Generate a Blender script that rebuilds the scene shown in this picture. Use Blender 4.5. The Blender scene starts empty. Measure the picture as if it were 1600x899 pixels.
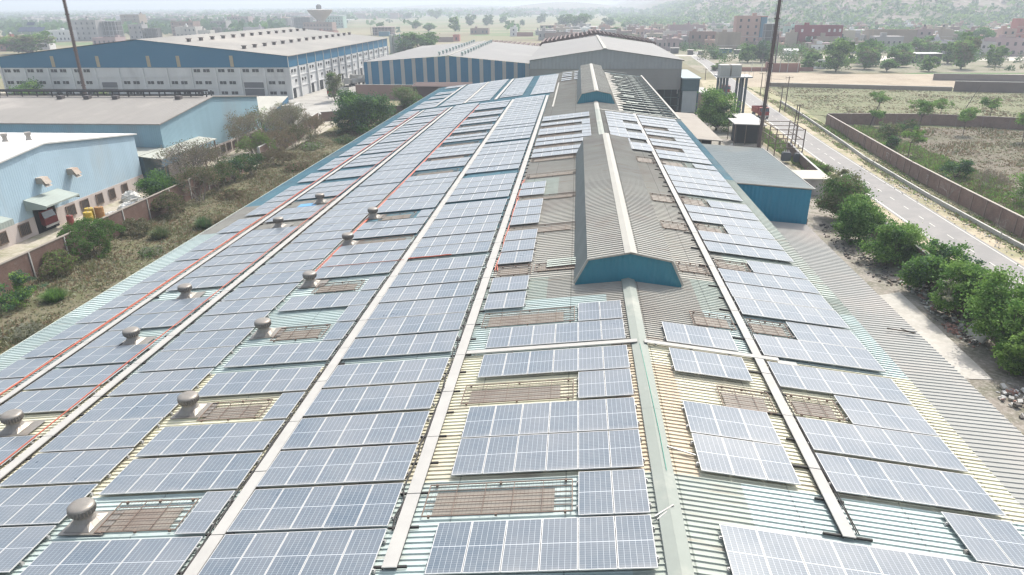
import bpy, math, random
from mathutils import Vector, Matrix
R = math.radians
scene = bpy.context.scene
# ------------------------------------------------------------------ camera
CZ = 26.0
cd = bpy.data.cameras.new('camera'); cam = bpy.data.objects.new('camera', cd)
scene.collection.objects.link(cam); scene.camera = cam
cd.sensor_width = 36; cd.lens = 36 * 1056.4 / 1600; cd.clip_start = 0.1; cd.clip_end = 30000
pi_, ya_, ro_ = R(22.713), R(5.37), R(-0.529)
fw = Vector((-math.sin(ya_) * math.cos(pi_), math.cos(ya_) * math.cos(pi_), -math.sin(pi_)))
rt = Vector((math.cos(ya_), math.sin(ya_), 0)); up = rt.cross(fw)
r2 = rt * math.cos(ro_) + up * math.sin(ro_); u2 = up * math.cos(ro_) - rt * math.sin(ro_)
mw = Matrix(((r2.x, u2.x, -fw.x, 0), (r2.y, u2.y, -fw.y, 0), (r2.z, u2.z, -fw.z, CZ), (0, 0, 0, 1)))
cam.matrix_world = mw
# ------------------------------------------------------------------ world, sun, exposure
SUN_AZ, SUN_EL = 27, 52
w = bpy.data.worlds.new('World'); scene.world = w; w.use_nodes = True
nt = w.node_tree; bg = nt.nodes['Background']
sky = nt.nodes.new('ShaderNodeTexSky'); sky.sky_type = 'NISHITA'; sky.sun_disc = False
sky.sun_elevation = R(SUN_EL); sky.sun_rotation = R(SUN_AZ)
sky.dust_density = 4.0; sky.air_density = 1.2; sky.ozone_density = 1.0
hs = nt.nodes.new('ShaderNodeHueSaturation'); hs.inputs['Saturation'].default_value = .6   # milky pre-monsoon sky
nt.links.new(sky.outputs[0], hs.inputs['Color']); nt.links.new(hs.outputs[0], bg.inputs[0]); bg.inputs[1].default_value = 0.15
sl = bpy.data.lights.new('sun', 'SUN'); sl.energy = 2.7; sl.angle = R(0.5); sl.color = (1.0, 0.96, 0.89)
so = bpy.data.objects.new('sun', sl); scene.collection.objects.link(so)
sv = Vector((math.sin(R(SUN_AZ)) * math.cos(R(SUN_EL)), math.cos(R(SUN_AZ)) * math.cos(R(SUN_EL)), math.sin(R(SUN_EL))))
so.rotation_euler = (-sv).to_track_quat('-Z', 'Y').to_euler(); so.location = (0, 0, 300)
scene.view_settings.view_transform = 'Standard'; scene.view_settings.look = 'None'
scene.view_settings.gamma = 1; scene.view_settings.exposure = 0.9
scene.render.engine = 'CYCLES'; scene.render.filter_size = 1.1; scene.cycles.pixel_filter_type = 'BLACKMAN_HARRIS'; scene.cycles.filter_width = 1.4
HAZE = 0.0005

# ------------------------------------------------------------------ helpers
C = scene.collection
ORD = ['first', 'second', 'third', 'fourth', 'fifth', 'sixth', 'seventh', 'eighth', 'ninth', 'tenth', 'eleventh',
       'twelfth', 'thirteenth', 'fourteenth', 'fifteenth', 'sixteenth', 'seventeenth', 'eighteenth', 'nineteenth', 'twentieth']
WL = {}
def tag(o, label=None, cat=None, group=None, kind=None):
    if label: o['label'] = label
    if cat: o['category'] = cat
    if group: o['group'] = group
    if kind: o['kind'] = kind
    return o
def thing(name, loc, label, cat, group=None):
    o = bpy.data.objects.new(name, None); C.objects.link(o); o.location = loc; o.empty_display_size = .3
    WL[o.name] = Vector(loc)
    return tag(o, label, cat, group)
def copy_tree(o, parent=None):
    c = o.copy(); C.objects.link(c); c.parent = parent
    for ch in list(o.children): copy_tree(ch, c)
    return c
def relabel(o, label, group=None):
    o['label'] = label
    if group: o['group'] = group
    return o

class MB:
    def __init__(s): s.v = []; s.f = []; s.m = []; s.uv = []
    def poly(s, pts, mi=0, uv=None):
        n = len(s.v); s.v += [tuple(p) for p in pts]; s.f.append(tuple(range(n, n + len(pts)))); s.m.append(mi); s.uv.append(uv)
    def box(s, x0, x1, y0, y1, z0, z1, mi=0):
        n = len(s.v)
        s.v += [(x0, y0, z0), (x1, y0, z0), (x1, y1, z0), (x0, y1, z0), (x0, y0, z1), (x1, y0, z1), (x1, y1, z1), (x0, y1, z1)]
        for q in ((0, 3, 2, 1), (4, 5, 6, 7), (0, 1, 5, 4), (1, 2, 6, 5), (2, 3, 7, 6), (3, 0, 4, 7)):
            s.f.append(tuple(n + i for i in q)); s.m.append(mi); s.uv.append(None)
    def obox(s, c, sz, rot=(0, 0, 0), mi=0):
        from mathutils import Euler
        M = Euler(rot).to_matrix(); c = Vector(c); n = len(s.v)
        for k in range(8):
            d = Vector(((-.5, .5)[k & 1] * sz[0], (-.5, .5)[(k >> 1) & 1] * sz[1], (-.5, .5)[k >> 2] * sz[2])); s.v.append(tuple(c + M @ d))
        for q in ((0, 2, 3, 1), (4, 5, 7, 6), (0, 1, 5, 4), (1, 3, 7, 5), (3, 2, 6, 7), (2, 0, 4, 6)):
            s.f.append(tuple(n + i for i in q)); s.m.append(mi); s.uv.append(None)
    def bar(s, a, b, wd, mi=0, n=4, r2=None):
        a = Vector(a); b = Vector(b); d = b - a
        if d.length < 1e-6: return
        d.normalize(); q = Vector((0, 0, 1)) if abs(d.z) < .9 else Vector((1, 0, 0))
        e = d.cross(q).normalized(); g = d.cross(e); k = len(s.v); r1 = wd / 2; rb = r1 if r2 is None else r2 / 2
        o = math.pi / n
        for P, rr in ((a, r1), (b, rb)):
            for i in range(n):
                t = 2 * math.pi * i / n + o; s.v.append(tuple(P + e * (math.cos(t) * rr * 1.2) + g * (math.sin(t) * rr * 1.2)))
        for i in range(n):
            j = (i + 1) % n; s.f.append((k + i, k + j, k + n + j, k + n + i)); s.m.append(mi); s.uv.append(None)
        s.f.append(tuple(k + n + i for i in range(n))); s.m.append(mi); s.uv.append(None)
        s.f.append(tuple(k + n - 1 - i for i in range(n))); s.m.append(mi); s.uv.append(None)
    def lathe(s, c, prof, n=16, mi=0, jag=0):
        k = len(s.v); c = Vector(c)
        for (r, z) in prof:
            for i in range(n):
                t = 2 * math.pi * i / n; rr = r * (1 + (jag if i % 2 else 0)); s.v.append((c.x + rr * math.cos(t), c.y + rr * math.sin(t), c.z + z))
        for a in range(len(prof) - 1):
            for i in range(n):
                j = (i + 1) % n; s.f.append((k + a * n + i, k + a * n + j, k + (a + 1) * n + j, k + (a + 1) * n + i)); s.m.append(mi); s.uv.append(None)
        s.f.append(tuple(k + (len(prof) - 1) * n + i for i in range(n))); s.m.append(mi); s.uv.append(None)
    def build(s, name, mats, parent=None, smooth=False, loc=None):
        me = bpy.data.meshes.new(name)
        off = Vector((0, 0, 0))
        if loc is not None: off = Vector(loc)
        elif parent is not None: off = WL.get(parent.name, Vector((0, 0, 0)))
        vs = [(a - off.x, b - off.y, c - off.z) for a, b, c in s.v] if off.length > 0 else s.v
        me.from_pydata(vs, [], s.f)
        if not isinstance(mats, (list, tuple)): mats = [mats]
        for m in mats: me.materials.append(m)
        if len(mats) > 1: me.polygons.foreach_set('material_index', s.m)
        if any(u is not None for u in s.uv):
            ul = me.uv_layers.new(name='UVMap'); i = 0
            for f, u in zip(s.f, s.uv):
                for k in range(len(f)):
                    ul.data[i].uv = u[k] if u else (0, 0); i += 1
        if smooth: me.polygons.foreach_set('use_smooth', [True] * len(me.polygons))
        me.update(); o = bpy.data.objects.new(name, me); C.objects.link(o)
        if parent is not None: o.parent = parent; WL[o.name] = off
        elif loc is not None: o.location = loc; WL[o.name] = off
        return o

# ------------------------------------------------------------------ materials
class NT:
    def __init__(s, name):
        s.mat = bpy.data.materials.new(name); s.mat.use_nodes = True; s.t = s.mat.node_tree
        s.b = s.t.nodes['Principled BSDF']; s._pos = None
    def n(s, typ, **kw):
        nd = s.t.nodes.new(typ)
        for k, v in kw.items(): setattr(nd, k, v)
        return nd
    def lk(s, a, b): s.t.links.new(a, b)
    def pos(s):
        if s._pos is None:
            g = s.n('ShaderNodeNewGeometry'); x = s.n('ShaderNodeSeparateXYZ'); s.lk(g.outputs['Position'], x.inputs[0]); s._pos = (g.outputs['Position'], x)
        return s._pos
    def math(s, op, a, b=None, c=None, clamp=False):
        nd = s.n('ShaderNodeMath', operation=op); nd.use_clamp = clamp
        for i, v in enumerate((a, b, c)):
            if v is None: continue
            if isinstance(v, (int, float)): nd.inputs[i].default_value = v
            else: s.lk(v, nd.inputs[i])
        return nd.outputs[0]
    def noise(s, scale, detail=4, vec=None, stretch=None, rough=.6):
        nd = s.n('ShaderNodeTexNoise'); nd.inputs['Scale'].default_value = scale; nd.inputs['Detail'].default_value = detail
        nd.inputs['Roughness'].default_value = rough
        v = vec or s.pos()[0]
        if stretch:
            mp = s.n('ShaderNodeMapping'); mp.inputs['Scale'].default_value = stretch; s.lk(v, mp.inputs[0]); v = mp.outputs[0]
        s.lk(v, nd.inputs['Vector']); return nd.outputs['Fac']
    def ramp(s, fac, lo, hi):
        nd = s.n('ShaderNodeMapRange'); nd.inputs[1].default_value = lo; nd.inputs[2].default_value = hi; s.lk(fac, nd.inputs[0]); return nd.outputs[0]
    def mix(s, fac, a, b):
        nd = s.n('ShaderNodeMix', data_type='RGBA')
        for i, v in ((0, fac), (6, a), (7, b)):
            if isinstance(v, (int, float)): nd.inputs[i].default_value = v
            elif isinstance(v, tuple): nd.inputs[i].default_value = (*v[:3], 1)
            else: s.lk(v, nd.inputs[i])
        return nd.outputs[2]
    def bump(s, h, dist, strength=1.0):
        nd = s.n('ShaderNodeBump'); nd.inputs['Distance'].default_value = dist; nd.inputs['Strength'].default_value = strength
        s.lk(h, nd.inputs['Height']); s.lk(nd.outputs[0], s.b.inputs['Normal'])
    def fin(s, col, rough=.7, metal=0, spec=.3):
        if isinstance(col, tuple): s.b.inputs['Base Color'].default_value = (*col, 1)
        else: s.lk(col, s.b.inputs['Base Color'])
        if isinstance(rough, (int, float)): s.b.inputs['Roughness'].default_value = rough
        else: s.lk(rough, s.b.inputs['Roughness'])
        s.b.inputs['Metallic'].default_value = metal; s.b.inputs['Specular IOR Level'].default_value = spec
        return s.mat
def sc(c, k): return tuple(min(1, x * k) for x in c)
def surf(name, c, c2=None, scale=.6, rough=.75, metal=0, corr=None, period=.25, stain=None, streak=False, spec=.3, amt=.6, fine=6, lap=False):
    """weathered surface: two tones by noise, optional corrugation along an axis, optional stains"""
    N = NT(name); c2 = c2 or sc(c, .75)
    f = N.ramp(N.noise(scale, 5, stretch=(1, 1, .15) if streak else None), .35, .7)
    col = N.mix(N.math('MULTIPLY', f, amt), c, c2)
    g = N.ramp(N.noise(fine, 3), .3, .8); col = N.mix(N.math('MULTIPLY', g, .22), col, sc(c, .7))
    if stain:
        h = N.ramp(N.noise(scale * .37, 6, stretch=(1, 1, .3) if streak else None), .54, .7); col = N.mix(N.math('MULTIPLY', h, .75), col, stain)
    if lap or corr:   # separate sheets: each a touch lighter or darker, with dirty laps
        _, x = N.pos(); wn = N.n('ShaderNodeTexWhiteNoise', noise_dimensions='2D'); cv = N.n('ShaderNodeCombineXYZ')
        A = x.outputs[1] if lap else (N.math('ADD', x.outputs[0], x.outputs[1]) if corr == 'xy' else x.outputs[1 if corr == 'y' else 0]); B = x.outputs[0] if lap or corr == 'y' else (x.outputs[1] if corr == 'x' else x.outputs[2])
        a_, b_ = (1.03, 3.35) if lap else (1.1, 4.2); qa, qb = N.math('DIVIDE', A, a_), N.math('DIVIDE', B, b_)
        N.lk(N.math('FLOOR', qa), cv.inputs[0]); N.lk(N.math('FLOOR', qb), cv.inputs[1]); N.lk(cv.outputs[0], wn.inputs['Vector'])
        col = N.mix(N.math('MULTIPLY', wn.outputs[0], .22 if lap else .14), col, sc(c, .55))
        if lap:
            seam = N.math('LESS_THAN', N.math('FRACT', qb), .014); col = N.mix(N.math('MULTIPLY', seam, .55), col, sc(c, .3))
            run = N.math('MULTIPLY', N.ramp(N.noise(1.6, 5, stretch=(.22, 2.2, 1)), .56, .72), .5); col = N.mix(run, col, (.27, .20, .15))
    if corr:
        _, x = N.pos()
        cc = {'x': x.outputs[0], 'y': x.outputs[1]}.get(corr) or N.math('ADD', x.outputs[0], x.outputs[1])
        s_ = N.math('SINE', N.math('MULTIPLY', cc, 2 * math.pi / period)); N.bump(s_, period * .022)
    return N.fin(col, rough, metal, spec)
def brick(name, c, mortar, c2=None, rough=.9, bw=.24):
    N = NT(name); _, x = N.pos(); cv = N.n('ShaderNodeCombineXYZ')
    N.lk(N.math('ADD', x.outputs[0], x.outputs[1]), cv.inputs[0]); N.lk(x.outputs[2], cv.inputs[1])
    b = N.n('ShaderNodeTexBrick'); b.inputs['Scale'].default_value = 1; b.inputs['Brick Width'].default_value = bw; b.inputs['Row Height'].default_value = bw / 3
    b.inputs['Mortar Size'].default_value = .008; b.inputs['Color1'].default_value = (*c, 1); b.inputs['Color2'].default_value = (*(c2 or sc(c, .7)), 1)
    b.inputs['Mortar'].default_value = (*mortar, 1); N.lk(cv.outputs[0], b.inputs['Vector'])
    col = N.mix(N.math('MULTIPLY', N.ramp(N.noise(.8, 5), .4, .75), .5), b.outputs['Color'], sc(c, .5))
    col = N.mix(N.math('MULTIPLY', N.ramp(N.noise(2.3, 4), .6, .75), .4), col, mortar)
    return N.fin(col, rough, 0, .2)

AL = surf('aluminium', (.52, .52, .51), (.45, .45, .44), 3, .5, .1)
GALV = surf('galvanised', (.42, .42, .41), (.30, .30, .30), 2, .5, .3, stain=(.28, .24, .2))
VENTM = surf('vent_metal', (.27, .25, .222), (.20, .185, .165), 4, .45, .35, stain=(.22, .18, .15))
PAVER = surf('walkway_board', (.40, .39, .365), (.33, .32, .30), 1.2, .85, fine=30)
AQUA = surf('sheet_aqua', (.455, .53, .505), (.41, .48, .46), .5, .55, stain=(.36, .40, .36), spec=.5, lap=True)
CREAM = surf('sheet_cream', (.62, .60, .46), (.56, .54, .42), .5, .6, stain=(.48, .43, .33), spec=.4, lap=True)
TAN = surf('sheet_tan', (.54, .46, .34), (.50, .44, .34), .6, .7, stain=(.38, .36, .33), lap=True)
GREY = surf('sheet_weathered', (.37, .36, .32), (.31, .30, .27), .4, .8, stain=(.28, .25, .22), lap=True)
GREEN = surf('sheet_greygreen', (.40, .44, .39), (.34, .37, .33), .4, .7, stain=(.30, .29, .26), lap=True)
TEAL = surf('sheet_teal', (.17, .31, .36), (.14, .27, .32), .5, .6, stain=(.3, .33, .32), lap=True)
CAPM = surf('ridge_cap', (.27, .292, .262), (.24, .265, .235), .8, .8, stain=(.42, .41, .36))
CAPW = surf('ridge_cap_white', (.345, .335, .30), (.29, .28, .25), .8, .7)
TEALW = surf('teal_cladding', (.06, .215, .28), (.05, .18, .235), .5, .6, corr='xy', period=.3, streak=True, stain=(.12, .26, .3))
DARK = surf('dark_void', (.03, .032, .035), (.02, .02, .022), 1, .9)  # near-black colour stands for unlit space inside openings and under roofs
RUST = surf('rusty_steel', (.20, .15, .12), (.13, .10, .085), 3, .85)
FRP = surf('skylight_sheet', (.26, .235, .20), (.20, .18, .152), 1.3, .6, stain=(.19, .155, .13), corr='y', period=.25, amt=.8)
REDC = surf('orange_conduit', (.42, .11, .065), (.34, .10, .07), 2, .5)
BLK = surf('black_cable', (.035, .035, .035), (.05, .045, .04), 3, .7)
CONC = surf('concrete', (.42, .41, .38), (.33, .32, .30), .5, .9, stain=(.22, .21, .19), streak=True)
CONCL = surf('concrete_pale', (.46, .45, .42), (.39, .38, .36), .4, .9, stain=(.32, .30, .28), streak=True)
BRICK = brick('brick_wall', (.16, .09, .07), (.21, .18, .155))
BRICK2 = brick('brick_wall_worn', (.24, .145, .115), (.28, .24, .21), (.20, .125, .10))
WOOD = surf('mast_paint', (.11, .075, .07), (.075, .055, .05), 2, .8)

def glass_cells():
    N = NT('solar_cells'); uvn = N.n('ShaderNodeUVMap'); x = N.n('ShaderNodeSeparateXYZ'); N.lk(uvn.outputs[0], x.inputs[0])
    U, V = x.outputs[0], x.outputs[1]
    def line(c, n, half):
        a = N.math('FRACT', N.math('MULTIPLY', c, n)); d = N.math('MINIMUM', a, N.math('SUBTRACT', 1, a)); return N.math('LESS_THAN', d, half)
    def mid(c, half): return N.math('LESS_THAN', N.math('ABSOLUTE', N.math('SUBTRACT', c, .5)), half)
    def edge(c, half): return N.math('LESS_THAN', N.math('MINIMUM', c, N.math('SUBTRACT', 1, c)), half)
    g1 = line(U, 6, .028); g2 = line(V, 24, .030)
    m = N.math('MAXIMUM', N.math('MULTIPLY', g1, .9), N.math('MULTIPLY', g2, .62))
    m = N.math('MAXIMUM', m, N.math('MULTIPLY', mid(V, .0068), 1)); m = N.math('MAXIMUM', m, N.math('MULTIPLY', edge(U, .008), .9)); m = N.math('MAXIMUM', m, N.math('MULTIPLY', edge(V, .005), .9))
    oi = N.n('ShaderNodeObjectInfo'); wn = N.n('ShaderNodeTexWhiteNoise', noise_dimensions='2D')
    cv = N.n('ShaderNodeCombineXYZ'); N.lk(N.math('FLOOR', N.math('MULTIPLY', U, 6)), cv.inputs[0]); N.lk(N.math('ADD', N.math('FLOOR', N.math('MULTIPLY', V, 12)), N.math('MULTIPLY', oi.outputs['Random'], 91)), cv.inputs[1])
    N.lk(cv.outputs[0], wn.inputs['Vector'])
    cell = N.mix(wn.outputs[0], (.076, .106, .138), (.094, .122, .150))
    cell = N.mix(N.math('MULTIPLY', oi.outputs['Random'], .35), cell, (.085, .11, .145))
    col = N.mix(m, cell, (.42, .45, .48))
    dust = N.ramp(N.noise(.45, 5), .3, .75); d2 = N.ramp(N.noise(3.5, 3), .3, .8)
    low = N.math('MULTIPLY', N.math('MULTIPLY', N.ramp(V, .10, 0.0), N.ramp(N.noise(1.7, 4), .35, .6)), .22)
    spot = N.math('MULTIPLY', N.ramp(N.noise(14, 1), .83, .85), .45)
    df = N.math('ADD', N.math('ADD', N.math('MAXIMUM', low, spot), N.math('MULTIPLY', oi.outputs['Random'], .10)), N.math('MULTIPLY', dust, .16), N.math('ADD', N.math('MULTIPLY', d2, .08), .14))
    col = N.mix(df, col, (.44, .42, .39))
    rg = N.math('ADD', .27, N.math('MULTIPLY', dust, .12))
    mt = N.fin(col, rg, 0, .34); return mt
CELL = glass_cells()

def hsv(c, k): return (c[0] * k, c[1] * k, c[2] * k)
def leafmat(name, c):
    N = NT(name); f = N.ramp(N.noise(1.1, 3), .3, .7); oi = N.n('ShaderNodeObjectInfo')
    col = N.mix(f, c, sc(c, .62)); col = N.mix(N.math('MULTIPLY', oi.outputs['Random'], .35), col, (c[0] * 1.25, c[1] * 1.05, c[2] * 1.1))
    m = N.fin(col, .7, 0, .25)
    tr = N.n('ShaderNodeBsdfTranslucent'); N.lk(col, tr.inputs[0]); mx = N.n('ShaderNodeMixShader'); mx.inputs[0].default_value = .4
    out = N.t.nodes['Material Output']; N.lk(N.b.outputs[0], mx.inputs[1]); N.lk(tr.outputs[0], mx.inputs[2]); N.lk(mx.outputs[0], out.inputs[0])
    return m
LF = dict(a=leafmat('leaf_green', (.115, .245, .055)), b=leafmat('leaf_light', (.20, .35, .08)), c=leafmat('leaf_dark', (.06, .14, .035)),
          o=leafmat('leaf_olive', (.17, .19, .09)), d=leafmat('leaf_dry', (.25, .20, .13)), t=leafmat('leaf_teal', (.085, .165, .09)), p=leafmat('leaf_pale', (.33, .35, .25)))
BARK = surf('bark', (.14, .11, .085), (.09, .07, .055), 3, .95)
BARKL = surf('bark_pale', (.26, .23, .20), (.18, .16, .14), 3, .95)

# ------------------------------------------------------------------ vegetation builders
def tree_meshes(seed, h=1.0, wd=1.0, trunk=.28, nclump=60, nleaf=60, leaf=.03, flat=.75, trunkr=.03, gaps=.25):
    """returns (trunk MB, crown MB) for a tree of height h, crown width wd, centred at the origin"""
    r = random.Random(seed); T = MB(); K = MB()
    lean = Vector((r.uniform(-.05, .05) * h, r.uniform(-.05, .05) * h, 0)); fork = Vector((0, 0, trunk * h)) + lean
    T.bar((0, 0, 0), fork, trunkr * h * 2, 0, 6, trunkr * h * 1.4)
    ch = h * (1 - trunk); cz = h * trunk + ch * .52
    clumps = []
    lobes = [(Vector((r.uniform(-.33, .33) * wd, r.uniform(-.33, .33) * wd, cz + r.uniform(-.34, .3) * ch)), r.uniform(.13, .32)) for _ in range(10)]
    while len(clumps) < nclump:
        L, lr = r.choice(lobes); v = Vector((r.gauss(0, 1), r.gauss(0, 1), r.gauss(0, 1))).normalized() * (r.random() ** .35)
        p = L + Vector((v.x * wd * lr, v.y * wd * lr, v.z * ch * lr * 1.15))
        if p.z < h * trunk * .8: continue
        clumps.append(p)
    for i, p in enumerate(clumps):
        if i % 4 == 0:
            mid = fork.lerp(p, .5) + Vector((0, 0, -.04 * h)); T.bar(fork, mid, trunkr * h * .9, 0, 4, trunkr * h * .5); T.bar(mid, p, trunkr * h * .5, 0, 3, trunkr * h * .15)
        cr = r.uniform(.05, .11) * wd; mi = r.choice((0, 0, 0, 1, 1, 2))
        for _ in range(nleaf):
            v = Vector((r.gauss(0, 1), r.gauss(0, 1), r.gauss(0, .6))) * cr * .75
            q = p + v; nrm = Vector((r.gauss(0, 1), r.gauss(0, 1), r.gauss(.5, 1))).normalized()
            e = nrm.orthogonal().normalized(); e = Matrix.Rotation(r.uniform(0, 6.28), 3, nrm) @ e; g = nrm.cross(e)
            s_ = leaf * r.uniform(.6, 1.4)
            K.poly([q - e * s_ * .5, q + g * s_ * .35, q + e * s_ * .6, q - g * s_ * .35], mi)
    return T, K
def make_tree(name, loc, label, cat, seed, h, wd, kinds='abc', group=None, bark=None, **kw):
    T, K = tree_meshes(seed, h, wd, **kw); root = thing(name, loc, label, cat, group)
    t = T.build('trunk', bark or BARK, None); t.parent = root; k = K.build('crown', [LF[x] for x in kinds], None); k.parent = root
    return root
def bare_bush(name, loc, label, cat, seed, h, wd, leaves=.3, kinds='odc', group=None, n=9, bark=None):
    r = random.Random(seed); T = MB(); K = MB()
    def grow(p, d, ln, rad, lev):
        q = p + d * ln; T.bar(p, q, rad * 2, 0, 3, rad * 1.2)
        if lev == 0 or r.random() < .1:
            for _ in range(int(leaves * 16)):
                c = q + Vector((r.gauss(0, .09), r.gauss(0, .09), r.gauss(0, .08))) * h * .35; s_ = r.uniform(.05, .12) * (1 if h > 2 else .7)
                e = Vector((r.gauss(0, 1), r.gauss(0, 1), r.gauss(0, 1))).normalized(); g = e.orthogonal().normalized()
                K.poly([c - e * s_, c + g * s_ * .6, c + e * s_, c - g * s_ * .6], r.choice((0, 0, 1, 2)))
            return
        for _ in range(r.choice((3, 3, 4))):
            nd = (d + Vector((r.gauss(0, .5), r.gauss(0, .5), r.gauss(.05, .35)))).normalized(); grow(q, nd, ln * r.uniform(.6, .85), rad * .62, lev - 1)
    for _ in range(n):
        d = Vector((r.gauss(0, .45) * wd / h, r.gauss(0, .45) * wd / h, 1)).normalized(); b = Vector((r.uniform(-.12, .12) * wd, r.uniform(-.12, .12) * wd, 0))
        grow(b, d, h * .3, .04 * h / 4, 4)
    root = thing(name, loc, label, cat, group)
    t = T.build('branches', bark or BARKL, None); t.parent = root
    if K.f: k = K.build('foliage', [LF[x] for x in kinds], None); k.parent = root
    return root
def tuft_bush(name, loc, label, cat, seed, h, wd, kinds='oab', group=None, n=900, blade=False):
    r = random.Random(seed); K = MB()
    for _ in range(n):
        if blade:
            a = r.uniform(0, 6.28); t = r.random() ** .6; d = Vector((math.cos(a) * t * wd * .5, math.sin(a) * t * wd * .5, h * (1 - .5 * t) * r.uniform(.6, 1.1)))
            b = Vector((r.gauss(0, .08), r.gauss(0, .08), 0)) * wd; e = Vector((-math.sin(a), math.cos(a), 0)) * .035; K.poly([b - e, b + e, b + d], r.choice((0, 0, 1, 2)))
        else:
            v = Vector((r.gauss(0, 1), r.gauss(0, 1), r.gauss(0, 1))).normalized() * r.random() ** .4
            f = 1 + .35 * math.sin(v.x * 5 + seed) * math.cos(v.y * 4 + seed * 2)
            p = Vector((v.x * wd * .5 * f, v.y * wd * .5 * f, max(.05, h * .45 + v.z * h * .5 * f))); s_ = r.uniform(.06, .16) * max(1, wd / 3)
            e = Vector((r.gauss(0, 1), r.gauss(0, 1), r.gauss(0, 1))).normalized(); g = e.orthogonal().normalized()
            K.poly([p - e * s_, p + g * s_ * .6, p + e * s_, p - g * s_ * .6], r.choice((0, 0, 1, 2)))
    o = K.build(name, [LF[x] for x in kinds], None); o.location = loc
    return tag(o, label, cat, group)

# ------------------------------------------------------------------ ground, fields, road
def groundmat(name, cols, scales=(.02, .15, 1.5), rough=.95, bump=.05):
    N = NT(name); a = N.ramp(N.noise(scales[0], 5), .38, .62); b = N.ramp(N.noise(scales[1], 5), .42, .62); c = N.ramp(N.noise(scales[2], 6), .45, .65)
    col = N.mix(a, cols[0], cols[1]); col = N.mix(N.math('MULTIPLY', b, .8), col, cols[2]); col = N.mix(N.math('MULTIPLY', c, .6), col, cols[3])
    if bump: N.bump(N.noise(4, 6), bump)
    return N.fin(col, rough, 0, .1)
def fieldmat():
    N = NT('far_fields'); _, x = N.pos()
    v = N.n('ShaderNodeTexVoronoi'); v.feature = 'F1'; v.inputs['Scale'].default_value = 1
    mp = N.n('ShaderNodeMapping'); mp.inputs['Scale'].default_value = (.006, .022, .01); mp.inputs['Rotation'].default_value = (0, 0, .08); N.lk(N.pos()[0], mp.inputs[0]); N.lk(mp.outputs[0], v.inputs['Vector'])
    s = N.n('ShaderNodeSeparateColor'); N.lk(v.outputs['Color'], s.inputs[0])
    col = N.mix(N.ramp(s.outputs[0], .55, .6), (.20, .18, .115), (.24, .21, .14))
    col = N.mix(N.ramp(s.outputs[1], .68, .7), col, (.10, .155, .065)); col = N.mix(N.ramp(s.outputs[2], .78, .8), col, (.17, .145, .095))
    col = N.mix(N.math('MULTIPLY', N.ramp(N.noise(.02, 5), .45, .65), .55), col, (.20, .20, .11))
    col = N.mix(N.math('MULTIPLY', N.ramp(N.noise(.3, 5), .5, .7), .4), col, (.16, .15, .09))
    return N.fin(col, .95, 0, .1)
GFIELD = fieldmat()
GWEED = groundmat('weedy_ground', ((.125, .12, .07), (.15, .13, .09), (.095, .11, .05), (.165, .145, .105)), (.06, .25, 1.6))
GSAND = groundmat('sandy_ground', ((.45, .38, .28), (.38, .33, .24), (.20, .21, .11), (.30, .26, .19)), (.05, .3, 2.0))
GSANDP = groundmat('pale_sand', ((.36, .30, .23), (.33, .275, .205), (.25, .205, .15), (.41, .36, .285)), (.02, .1, .8))
GMUD = groundmat('rubble_soil', ((.22, .195, .165), (.30, .27, .235), (.13, .13, .09), (.38, .35, .31)), (.08, .5, 3.0))
GPINK = groundmat('dry_scrub', ((.155, .135, .105), (.145, .125, .10), (.13, .135, .08), (.165, .14, .115)), (.03, .12, 1.0))
GPALE = groundmat('straw_field', ((.195, .19, .12), (.175, .178, .105), (.12, .145, .07), (.22, .205, .135)), (.03, .2, 1.2))
GCONC = groundmat('yard_concrete', ((.36, .345, .315), (.30, .285, .26), (.24, .23, .205), (.40, .385, .355)), (.05, .3, 2.0), bump=0)
ASPH = groundmat('asphalt', ((.265, .255, .245), (.235, .228, .218), (.29, .275, .26), (.245, .235, .225)), (.03, .4, 3), .9, bump=0)
ROADW = surf('road_paint', (.58, .57, .52), (.42, .41, .38), 1.2, .8)
def sheet(name, pts, z, m, sub=None):
    b = MB(); b.poly([(x, y, z) for x, y in pts]); o = b.build(name, m); tag(o, kind='structure'); return o
sheet('ground', [(-9000, -600), (9000, -600), (9000, 9000), (-9000, 9000)], 0, GFIELD)
sheet('weedy_yard', [(-56, -20), (-20, -20), (-20, 205), (-43, 205), (-56, 150)], .012, GWEED)
sheet('factory_yard', [(-200, 20), (-56, 20), (-56, 150), (-60, 205), (-60, 360), (-200, 360)], .008, groundmat('dusty_yard', ((.40, .36, .30), (.33, .30, .25), (.22, .22, .14), (.46, .42, .36)), (.03, .2, 1.5)))
sheet('concrete_yard', [(-86, 160), (-62, 160), (-62, 205), (-70, 322), (-86, 322)], .02, GCONC)
sheet('works_soil', [(12, -20), (37, -20), (37, 240), (26, 240), (12, 200)], .012, GMUD)
sheet('road_verge', [(36.5, -20), (51.5, -20), (51.5, 110), (52.5, 130), (57, 200), (58, 262), (45, 262), (38, 200)], .016, GSAND)
sheet('roadside_strip', [(51.5, 20), (57, 20), (57, 110), (60, 200), (63, 262), (58, 262), (56.5, 200), (52.5, 130)], .020, groundmat('grassy_verge', ((.27, .26, .15), (.33, .29, .20), (.16, .19, .08), (.38, .33, .24)), (.05, .3, 2)))
sheet('scrub_plot', [(57, 20), (190, 20), (190, 160), (57, 160)], .022, GPINK)
sheet('straw_plot', [(57, 160), (240, 152), (260, 232), (64, 240)], .024, GPALE)
sheet('sandy_plot', [(58, 240), (330, 226), (330, 284), (105, 284), (60, 300)], .028, GSANDP)
sheet('village_yard', [(50, 290), (330, 290), (330, 420), (50, 430)], .016, groundmat('village_dust', ((.25, .22, .17), (.20, .185, .135), (.12, .14, .075), (.33, .29, .235)), (.02, .08, .8)))
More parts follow.
